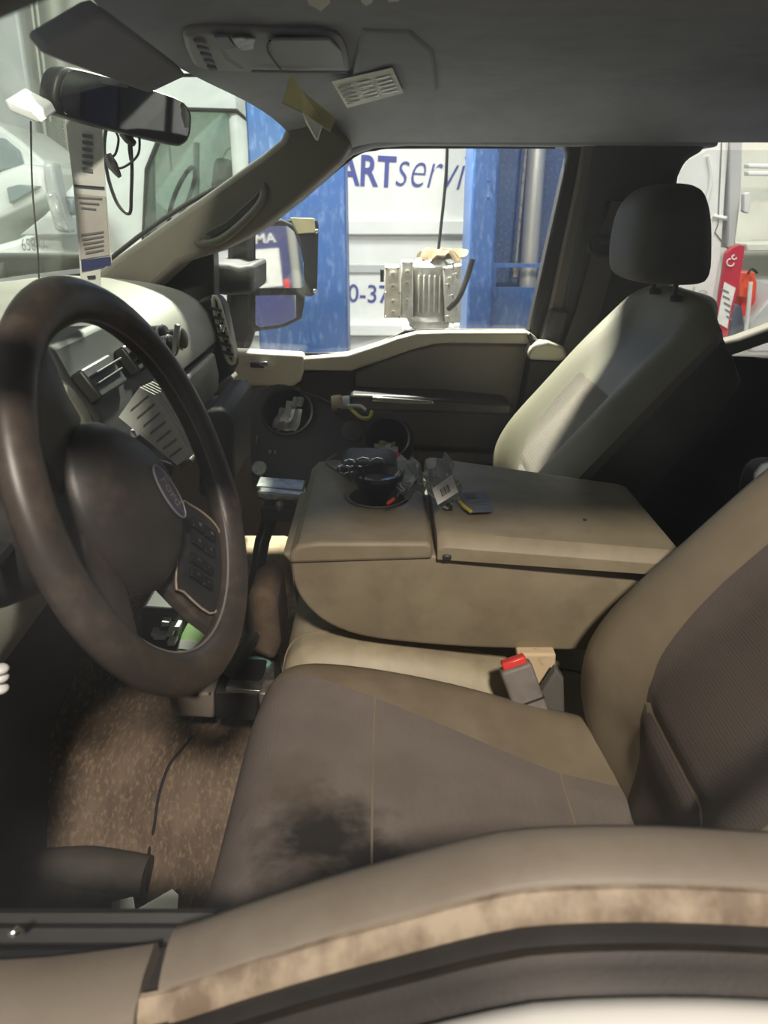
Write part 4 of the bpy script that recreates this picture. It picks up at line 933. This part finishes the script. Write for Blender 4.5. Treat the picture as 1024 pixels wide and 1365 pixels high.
it = thing('receipt_roll', 'crumpled red and white wrapper inside the big cup well', 'wrapper', TP(383, 560, -.05))
for k, (u, v, mt) in enumerate([(375, 557, 'paper_r'), (385, 550, 'paper'), (392, 562, 'paper'), (397, 536, 'white'), (380, 566, 'paper_r')]):
    c = TP(u, v, -.03+.004*k)
    MB().slab(lambda a, b_: c+Vector(((a-.5)*.022, .003*math.sin(9*a+k), 0))+TE*((b_-.5)*(.045 if k < 3 else .02))+TN*(.008*math.sin(6*b_+k))+Vector((.012*(b_-.5), 0, 0)), [i/6 for i in range(7)], [i/8 for i in range(9)], TN*.001).build('fold', M[mt], it)
it = thing('small_wrapper', 'crumpled yellow and white scrap in the small cup well', 'wrapper', TP(516, 598, -.03))
for k, (u, v, mt) in enumerate([(516, 596, 'paper_y'), (510, 600, 'white'), (520, 604, 'paper')]):
    c = TP(u, v, -.022+.006*k)
    MB().slab(lambda a, b_: c+Vector(((a-.5)*.032, 0, 0))+TE*((b_-.5)*.018)+TN*(.006*math.sin(7*a+k)+.005*math.sin(8*b_)), [i/8 for i in range(9)], [i/6 for i in range(7)], TN*.001).build('fold', M[mt], it)
wr = thing('cable_bundle', 'coiled yellow and white cable with tape on the tray', 'cable', TP(470, 545, .02))
MB().lathe(TP(442, 538, .008), Vector((1, .1, .05)), [(.014, 0), (.016, .006), (.016, .018), (.013, .022)], 16).build('tape_roll', M['beige'], wr)
MB().lathe(TP(455, 537, .008), Vector((1, .1, .05)), [(.013, 0), (.013, .016)], 16).build('white_band', M['white'], wr)
MB().tube([TP(463, 540, .012), TP(480, 556, .016), TP(492, 557, .014), TP(496, 548, .012)], .0035, 8, k=5).build('yellow_cable', M['yellow'], wr)
MB().tube([TP(463, 541, .018), TP(480, 541, .02), TP(488, 547, .02)], .0032, 8, k=5).build('white_cable', M['white'], wr)
MB().box(TP(452, 548, .01), (.010, .008, .012)).build('black_plug', M['black'], wr, .002)
o = MB().tube([TP(524, 608, .022), TP(530, 612, .022), TP(538, 620, .020)], [.010, .011, .009], 12).build('lip_balm', M['red']); tag(o, 'short red and white tube lying on the tray edge', 'tube')
q = MB().tube([TP(530, 612, .022), TP(540, 622, .020)], .0115, 12).build('white_sleeve', M['white']); attach(q, o)
stn = thing('laptop_stand', 'black pole laptop stand with a shiny clamp in front of the console', 'stand', Vector((-.235, .86, .13)))
pp('clamp_bar', [(340, 660), (345, 655), (404, 661), (404, 668), (352, 667)], .855, .05, M['steel'], stn, .003)
pp('clamp_bar', [(340, 648), (404, 653), (404, 657), (342, 654)], .875, .05, M['steel'], stn, .003)
MB().lathe(P(373, 674, .852), (0, -1, 0), [(.008, -.004), (.009, .004), (.006, .008), (.003, .012)], 8).build('wing_nut', M['steel'], stn)
MB().box(P(373, 680, .875), (.06, .04, .028)).build('clamp_block', M['black'], stn, .004)
MB().tube([P(364, 680, .88), P(350, 720, .88), P(337, 790, .88)], .013, 14).build('pole', M['gloss'], stn)
MB().lathe(P(337, 790, .88), (0.1, 0, -1), [(.014, 0), (.022, .02), (.026, .10), (.028, .28)], 14).build('pole_foot', M['black'], stn)
# tunnel boot and floor hardware
o = pp('tunnel_cover', [(330, 790), (352, 784), (368, 796), (374, 860), (366, 884), (330, 868)], .78, .12, M['tunnel'], None, .012); tag(o, 'brown plastic cover on the floor tunnel by the pole', 'cover')
o = pp('beige_box', [(300, 735), (384, 735), (392, 800), (300, 800)], 1.12, .10, M['beige'], None, .02); tag(o, 'beige panel low behind the black pole', 'panel')
br = thing('mount_base', 'speckled steel base plate on the floor beside the seat', 'base plate', P(325, 920, .72))
q = [P(300, 918, .70), P(366, 921, .70), P(366, 880, .82), P(315, 878, .82)]
MB().prism(q, (0, 0, -.008)).build('plate', M['steel'], br, .002)
pp('end_block', [(344, 924), (366, 924), (364, 950), (346, 950)], .69, .04, M['steel'], br, .004)
pp('black_box', [(285, 922), (345, 924), (342, 962), (286, 958)], .70, .10, M['black_soft'], br, .004)
pp('brown_box', [(225, 925), (285, 924), (285, 958), (228, 955)], .72, .10, M['doorlow'], br, .004)
o = MB().tube([P(302, 902, .74), P(318, 880, .76), P(342, 842, .79)], .012, 8, k=3).build('black_lever', M['black']); tag(o, 'black lever slanting beside the steel base plate', 'lever')
o = MB().ell(P(335, 884, .80), (.035, .02, .007)).build('teal_cap', M['teal']); tag(o, 'teal plastic piece behind the black lever', 'cap')
# things seen through the wheel
pd = thing('fuse_box', 'fuse box with white connector blocks below the dash', 'fuse box', P(220, 870, .62))
pp('box', [(188, 810), (236, 812), (236, 880), (188, 880)], .66, .06, M['black'], pd, .006)
for (u, v, w_) in ((232, 838, 14), (212, 850, 16), (220, 832, 10), (226, 846, 8), (205, 846, 8), (228, 858, 10)):
    o = pp('connector', [(u-w_/2, v-3), (u+w_/2, v-2), (u+w_/2, v+3), (u-w_/2, v+3)], .645, .02, M['white'], pd, .001)
bt = thing('green_bottle', 'green and white bottle lying under the dash', 'bottle', P(255, 870, .66))
MB().lathe(P(268, 838, .70), P(244, 900, .64)-P(268, 838, .70), [(.012, -.01), (.022, .0), (.024, .02), (.024, .07), (.020, .09)], 20).build('body', M['green'], bt)
MB().lathe(P(268, 838, .70), P(244, 900, .64)-P(268, 838, .70), [(.0246, .03), (.0246, .045)], 20).build('white_band', M['white'], bt)
for k, v in enumerate((892, 903, 918)):
    o = MB().ell(P(1, v, .30), (.008, .008, .005)).build('white_plug', M['white']); tag(o, ['top', 'middle', 'bottom'][k]+' white plug end at the left edge under the dash', 'plug', 'plug ends under the dash')
for k, (y_, lab) in enumerate(((.30, 'wide black brake pedal in the dark footwell'), (.47, 'narrow black accelerator pedal in the dark footwell'))):
    p_ = thing('pedal', lab, 'pedal', (-.66, y_, .1), 'foot pedals')
    MB().box((-.63, y_, .19), (.02, .13 if k == 0 else .06, .06 if k == 0 else .14), (0, -.5, 0)).build('pad', M['rubber'], p_, .006)
    MB().tube([(-.64, y_, .20), (-.72, y_, .30), (-.76, y_, .46)], .010, 8, k=3).build('arm', M['black'], p_)
# footwell things
def on_floor(u, v, up=.004):
    d = ray(u, v); t = .4
    while t < 3:
        p = EYE+d*t
        if p.z <= fl(p.x, p.y).z+up: return p
        t += .004
    return p
o = MB().tube([P(280, 924, .72)]+[on_floor(u, v) for u, v in [(272, 962), (250, 990), (226, 1020), (212, 1060), (206, 1100), (200, 1130)]]+[on_floor(194, 1160, .05), on_floor(190, 1206, .04)], .0026, 6, k=6).build('charging_cable', M['black']); tag(o, 'thin black cable trailing down across the brown carpet', 'cable')
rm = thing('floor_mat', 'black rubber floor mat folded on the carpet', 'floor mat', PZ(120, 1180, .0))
a0, a1 = PZ(40, 1160, .03), PZ(196, 1168, .03)
MB().tube([a0, lerp(a0, a1, .5)+Vector((0, 0, .008)), a1], [.030, .034, .030], 14, k=5).build('rolled_edge', M['mat'], rm)
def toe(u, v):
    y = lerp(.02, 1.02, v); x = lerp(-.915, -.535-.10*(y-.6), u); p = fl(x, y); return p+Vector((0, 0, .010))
MB().slab(toe, [i/16 for i in range(17)], [i/40 for i in range(41)], (0, 0, -.006)).build('toe_shade_sheet', M['black_soft'], rm)  # black sheet added to deepen the shade in the toe area
def mf(u, v): return Vector((lerp(a0.x-.1, a1.x-.02, u), lerp(.06, a0.y, v), .018+.012*math.sin(5*u)+.02*v))
MB().slab(mf, [i/10 for i in range(11)], [i/6 for i in range(7)], (0, 0, -.006)).build('sheet', M['mat'], rm)
o = MB().prism([on_floor(182, 1214, .05), on_floor(230, 1186, .07), on_floor(238, 1194, .07), on_floor(236, 1228, .05), on_floor(200, 1244, .045)], (0, 0, .002)).build('paper_scrap', M['paper'], None, .0005); tag(o, 'folded white paper scrap on the floor by the door', 'paper')
o = MB().prism([on_floor(148, 1204, .06), on_floor(178, 1198, .07), on_floor(182, 1222, .06), on_floor(150, 1222, .06)], (0, 0, .004)).build('clear_scrap', M['g_bag'], None, .001); tag(o, 'crumpled clear plastic scrap on the rubber mat', 'plastic scrap')

# buckle
bk = thing('belt_buckle', 'grey seat belt buckle with red release button', 'buckle', P(700, 960, .55))
A, B = P(686, 886, .555), P(712, 958, .535)
ax = (B-A).normalized(); sx_ = Vector((1, 0, 0)); sx_ = (sx_-ax*sx_.dot(ax)).normalized(); dp = ax.cross(sx_)
R3 = Matrix((sx_, dp, ax)).transposed()
L_ = (B-A).length
MB().box((A+B)/2, (.044, .026, L_), R3).build('case', M['buckle'], bk, .005, seg=3)
MB().box(A-ax*.004, (.034, .018, .012), R3).build('release_button', M['red'], bk, .003)
MB().box(A+ax*.052-dp*.0, (.045, .027, .003), R3).build('case_joint', M['black'], bk)
MB().box(B+ax*.03, (.034, .018, .07), R3).build('stalk', M['black_soft'], bk, .003)
o = pp('foam_block', [(690, 872), (742, 872), (740, 900), (726, 925), (700, 925)], .60, .05, M['beige'], None, .004); tag(o, 'beige foam block beside the belt buckle', 'foam block')
sb = thing('belt_stalk', 'brown grey folded belt webbing behind the buckle', 'seat belt', P(735, 960, .56))
pp('webbing', [(742, 893), (752, 905), (754, 968), (728, 970), (718, 930)], .565, .02, M['belt'], sb, .004)
pp('anchor', [(742, 978), (764, 970), (772, 994), (752, 986)], .545, .02, M['buckle'], sb, .003)

# ================================================================== OVERHEAD
def on_head(u, v, off=.006):
    z = 1.18
    for _ in range(12):
        p = PZ(u, v, z); z = lerp(z, hl(p.x, clamp(p.y, .03, 1.59)).z-off, .6)
    return PZ(u, v, z)
def quad_panel(name, c, th, mt, parent, bevel=.008, n=0):
    c = [Vector(p) for p in c]
    if n:
        mid_ = sum(c, Vector())/len(c); q = []
        for i in range(len(c)):
            a, b_, d_ = c[i-1], c[i], c[(i+1) % len(c)]
            q += [lerp(b_, a, .12), lerp(b_, mid_, .03), lerp(b_, d_, .12)]
        c = q
    nn = (c[1]-c[0]).cross(c[-1]-c[0]).normalized()
    return MB().prism(c, nn*th).build(name, mt, parent, bevel)
sv = thing('sun_visor', 'dark driver sun visor above the rear view mirror', 'sun visor', P(150, 60, .5), 'sun visors')
quad_panel('visor', [P(30, 46, .26), P(186, 110, .66), P(238, 86, .69), P(118, -6, .30)], .014, M['visor'], sv, .005, 1)
sv = thing('sun_visor', 'dark passenger sun visor with a white label', 'sun visor', P(500, 100, 1.2), 'sun visors')
vz = [on_head(u, v, .004) for u, v in [(462, 150), (584, 122), (578, 70), (548, 44), (482, 42)]]
MB().prism(vz, (0, 0, .012)).build('visor', M['head'], sv, .010, seg=3)
lb = [on_head(u, v, .016) for u, v in [(442, 109), (523, 91), (538, 124), (463, 144)]]
lab = MB().prism(lb, (0, 0, .001)).build('warning_label', M['paper'], sv)
for k in range(3):
    for j in range(5):
        a0_, a1_ = .06+.32*k, .06+.32*k+.24; b0 = .15+.15*j
        qq = [lerp(lerp(lb[0], lb[1], a_), lerp(lb[3], lb[2], a_), b_)+Vector((0, 0, -.003)) for a_, b_ in ((a0_, b0), (a1_, b0), (a1_, b0+.05), (a0_, b0+.05))]
        o = MB().prism(qq, (0, 0, .0004)).build('print_line', M['skin_grey'], sv, smooth=False); attach(o, lab)
# overhead console with map lamps
def HP(u, v, z=1.172): return on_head(u, v, .010+(1.172-z)*4)
oc = thing('overhead_console', 'grey overhead console with switches and map lamp', 'overhead console', HP(350, 70))
MB().prism([HP(u, v) for u, v in sm([Vector(q) for q in [(246, 60), (250, 47), (300, 44), (380, 46), (440, 50), (458, 62), (466, 90), (460, 96), (380, 96), (300, 96), (264, 92), (252, 78)]], 3, True)], (0, 0, .012)).build('housing', M['ohc'], oc, .006)
for k in range(5):
    u = 258+4.5*k; v = 56+8.5*k
    MB().prism([HP(a, b_, 1.1705) for a, b_ in ((u, v), (u+16-k, v+2), (u+18-k, v+5), (u+2, v+4))], (0, 0, .004)).build('switch', M['ohc_d'], oc, .001)
MB().prism([HP(a, b_, 1.170) for a, b_ in ((308, 52), (341, 53), (338, 68), (322, 71))], (0, 0, .004)).build('map_lamp', M['steel'], oc, .002)
MB().prism([HP(a, b_, 1.1705) for a, b_ in ((286, 50), (304, 50), (322, 76), (340, 80), (352, 94), (318, 92), (300, 80))], (0, 0, .004)).build('lamp_panel', M['ohc_d'], oc, .001)
MB().prism([HP(a, b_, 1.1702) for a, b_ in ((360, 54), (440, 54), (456, 70), (460, 92), (376, 92), (358, 70))], (0, 0, .004)).build('bin_door', M['ohc'], oc, .003)
MB().tube([HP(a, b_, 1.169) for a, b_ in ((360, 54), (357, 68), (374, 92))], .0014, 5, k=3).build('bin_gap', M['black'], oc)
MB().tube([HP(a, b_, 1.168) for a, b_ in ((336, 95), (400, 96), (462, 96))], .002, 5, k=2).build('bin_edge', M['ohc'], oc)
# paper notes on the headliner
def note(name, pts, y, mt, label, dy=.03):
    q = [P(u, v, y+dy*i/len(pts)) for i, (u, v) in enumerate(pts)]
    o_ = MB().prism(q, (.0, .0015, 0)).build(name, M[mt], None, 0, smooth=False); tag(o_, label, 'paper', 'paper notes stuck above the windshield'); return o_
note('paper_tag', [(388, 98), (402, 120), (448, 158), (440, 176), (432, 172), (405, 152), (376, 138), (384, 110)], 1.02, 'paper_y', 'yellow paper tag hanging under the overhead console')
note('paper_tag', [(403, 150), (430, 168), (424, 188), (420, 186), (408, 164)], 1.015, 'paper', 'white torn paper tip behind the yellow tag')
for k, (pts, lab) in enumerate([([(405, -14), (440, -14), (440, 4), (428, 15), (412, 6)], 'largest of the paper corners showing at the top edge'), ([(478, -14), (500, -14), (496, 4), (488, 8), (482, 3)], 'middle paper corner showing at the top edge'), ([(512, -14), (534, -14), (532, 2), (518, 3)], 'right paper corner showing at the top edge')]):
    q = [PN(u, v, Vector((0, .5, 1.185)), Vector((0, .2, 1)).normalized()) for u, v in pts]
    o = MB().prism(q, (0, 0, .0012)).build('paper_corner', M['paper'], None, 0, smooth=False); tag(o, lab, 'paper', 'paper corners at the top edge')
# rear view mirror
mr = thing('rear_view_mirror', 'black rear view mirror hanging at the windshield', 'mirror', P(160, 150, .84))
MO = P(160, 142, .84); MX = Vector((.466, .885, -.015)).normalized(); MNn = Vector((.878, -.466, -.105)); MNn = (MNn-MX*MNn.dot(MX)).normalized(); MZ = MNn.cross(MX)
if MZ.z < 0: MZ = -MZ
def MP(u, v, r=0.): return PN(u, v, MO+MNn*r, MNn)
mo = [(72, 128), (76, 104), (84, 92), (100, 90), (160, 106), (236, 130), (254, 146), (257, 162), (254, 184), (244, 194), (230, 193), (160, 176), (96, 158), (78, 150)]
house = MB().prism([MP(u, v) for u, v in sm([Vector(q) for q in mo], 3, True)], -MNn*.030).build('housing', M['black'], mr, .006, seg=3)
cm = MP(164, 142)
gq = [cm+(MP(u, v)-cm)*.93+MNn*.001 for u, v in sm([Vector(q) for q in mo], 3, True)]
MB().prism(gq, MNn*.0012).build('glass', M['mirror_d'], mr, smooth=False)
MB().tube([MP(150, 116, -.028), lerp(MP(150, 116, -.028), ws(.95, .52), .5), ws(.95, .52)], .010, 10, k=2).build('stem', M['black'], mr)
MB().box(ws(.95, .52)+Vector((.008, 0, -.004)), (.012, .04, .04), (0, .6, 0)).build('mount', M['ohc'], mr, .004)
MB().prism([P(58, 104, .86), P(78, 92, .86), P(76, 112, .86)], (0, .03, 0)).build('sensor_wing', M['black'], mr, .003)
# things hanging from the mirror
tg = thing('hanging_tag', 'long printed paper tag hanging from the rear view mirror', 'tag', P(125, 385, .86))
def strip(name, pts, y, mt, th=.001): return MB().prism(px(pts, y), (0, th, 0)).build(name, M[mt], tg, 0, smooth=False)
s1_ = strip('strip', [(86, 150), (136, 168), (140, 240), (149, 350), (134, 360), (134, 388), (108, 380), (104, 320), (98, 250)], .86, 'paper')
strip('red_print_field', [(101, 258), (141, 262), (146, 340), (107, 346)], .858, 'paper_r')
strip('blue_band', [(108, 347), (147, 342), (148, 354), (109, 362)], .857, 'navy')
strip('black_rule', [(98, 246), (139, 249), (139, 252), (99, 249)], .857, 'print_d')
for k in range(6):
    strip('print_line', [(109, 178+9*k), (123, 180+9*k), (123+.5*(k % 2), 185+9*k), (110, 183+9*k)], .857, 'print')
for k in range(3): strip('print_line', [(104+2*k, 262+7*k), (136-4*k, 264+7*k), (136-4*k, 266+7*k), (104+2*k, 264+7*k)], .856, 'print')
for k in range(5):
    u0 = 108+k*1.5
    strip('print_line', [(u0, 312+6*k), (138, 308+6*k), (138, 310+6*k), (u0, 315+6*k)], .856, 'print')
strip('print_line', [(116, 368), (127, 367), (127, 371), (117, 372)], .857, 'print_d')
cd = thing('charger_cable', 'looped black charger cord hanging below the mirror', 'cord', P(165, 285, .90))
MB().tube(px([(142, 168), (139, 195), (142, 225), (148, 250), (157, 272), (168, 284), (174, 282), (175, 260), (176, 225), (174, 190), (170, 172)], .90), .0026, 6, k=5).build('loop', M['black'], cd)
MB().tube(px([(152, 172), (158, 185), (154, 205), (146, 212), (156, 224), (170, 220), (184, 206), (186, 186), (182, 178), (172, 190), (174, 214)], .89), .0018, 6, k=5).build('loop', M['black'], cd)
MB().tube(px([(165, 176), (172, 186), (180, 192)], .885), [.008, .007, .004], 8, k=3).build('plug', M['black'], cd)
MB().tube(px([(143, 206), (150, 220), (160, 236)], .885), [.006, .008, .003], 8, k=3).build('plug', M['black'], cd)
tp_ = thing('transponder', 'small white box stuck to the windshield left of the mirror', 'transponder', P(38, 165, .72))
fr = [P(12, 148, .62), P(38, 131, .72), P(76, 150, .74), P(55, 166, .64)]
fn_ = (fr[1]-fr[0]).cross(fr[3]-fr[0]).normalized()
if fn_.dot(EYE-fr[0]) < 0: fn_ = -fn_
MB().prism(fr, Vector((-.004, .004, .016))-fn_*.004).build('case', M['white'], tp_, .003)
fm = sum(fr, Vector())/4
MB().prism([lerp(fm, p, .93)+fn_*.0012 for p in fr], fn_*.0008).build('face', M['skin_grey'], tp_, 0)
MB().prism([lerp(lerp(fr[0], fr[3], a), lerp(fr[1], fr[2], a), b_)+fn_*.0022 for a, b_ in ((.4, .55), (.55, .55), (.55, .7), (.4, .7))], fn_*.0006).build('mark', M['print'], tp_, 0)
o = MB().tube([P(41, 162, .70), P(43, 250, .76), P(50, 330, .80), P(52, 372, .86)], .0012, 5, k=4).build('antenna_wire', M['print']); tag(o, 'thin wire running down the windshield below the white box', 'wire')

# ================================================================== OUTSIDE DOOR MIRROR
em_ = thing('door_mirror', 'black towing mirror outside the passenger window', 'mirror', P(370, 440, 1.95))
DO = P(372, 365, 1.95); DN = Vector((.79, -.61, .05)).normalized()
def DP(u, v, r=0.): return PN(u, v, DO+DN*r, DN)
hs = [(338, 300), (352, 293), (376, 291), (392, 298), (402, 320), (407, 345), (408, 400), (404, 425), (380, 437), (344, 442), (336, 436)]
MB().prism([DP(u, v) for u, v in hs], -DN*.07).build('head', M['black_soft'], em_, .008, seg=3)
MB().prism([DP(u, v, -.03) for u, v in [(396, 292), (424, 292), (426, 300), (424, 390), (416, 396), (402, 392)]], -DN*.05).build('outer_shell', M['black_soft'], em_, .006)
MB().prism([DP(u, v, -.028) for u, v in [(386, 290), (418, 291), (420, 310), (396, 312)]], DN*.004).build('marker_lens', M['paper_y'], em_, .002)
MB().prism([DP(u, v, .001) for u, v in [(340, 302), (382, 301), (391, 308), (400, 330), (404, 350), (405, 381), (400, 384), (342, 384), (340, 380)]], DN*.002).build('upper_glass', M['mirror'], em_, .0005, smooth=False)
MB().prism([DP(u, v, .001) for u, v in [(340, 394), (394, 393), (394, 424), (376, 432), (346, 436), (340, 432)]], DN*.002).build('lower_glass', M['mirror'], em_, .0005, smooth=False)
pp('arm', [(270, 352), (304, 352), (318, 356), (338, 352), (338, 392), (300, 394), (270, 390)], 1.66, .24, M['black_soft'], em_, .012)
pp('stay', [(303, 320), (336, 300), (338, 445), (330, 470), (312, 470), (300, 440)], 1.86, .05, M['black_soft'], em_, .015)
pp('pivot', [(318, 356), (328, 356), (330, 386), (320, 388)], 1.845, .02, M['black'], em_, .006)
for (u, v) in ((422, 308), (420, 388), (320, 386)): MB().lathe(P(u, v, 1.90), (0, -1, 0), [(.006, -.004), (.006, .002), (.003, .005)], 8).build('screw', M['chrome'], em_)
# what the door mirror looks back at: lift control box and another post
lc = thing('lift_control', 'lift control cabinet with lettering reflected in the door mirror', 'control cabinet', (3.6, 2.3, GZ))
MB().box((3.7, 2.20, .55), (.12, .66, 2.7)).build('cabinet', M['navy'], lc, .01)
MB().box((3.63, 2.35, .80), (.02, .20, .28)).build('panel', M['paper'], lc, .004)
text('lettering', 'AM', Vector((3.635, 2.44, .985)), Vector((3.635, 2.28, .985)), (0, 0, 1), M['white'], lc, height=.07, bold=.02)
text('lettering', 'H', Vector((3.615, 2.33, .69)), Vector((3.615, 2.29, .69)), (0, 0, 1), M['print_d'], lc, height=.05)
MB().box((3.63, 2.48, .66), (.03, .04, .10)).build('red_switch', M['red'], lc, .004)
o = MB().box((3.95, 2.70, 1.0), (.16, .10, 3.6)).build('rear_post', M['blue'], None, .01); tag(o, 'slim blue post behind the truck seen in the door mirror', 'post')
o = MB().box((5.2, 2.6, 1.2), (.1, 5, 4)).build('wall_rear_workshop', M['wall'], None); o['kind'] = 'structure'; tag(o, 'pale workshop wall behind the truck', 'wall')

# ---- link everything into the scene
for o in list(COL.objects): sc.collection.objects.link(o)
for o in list(COL.objects): COL.objects.unlink(o)
bpy.data.collections.remove(COL)
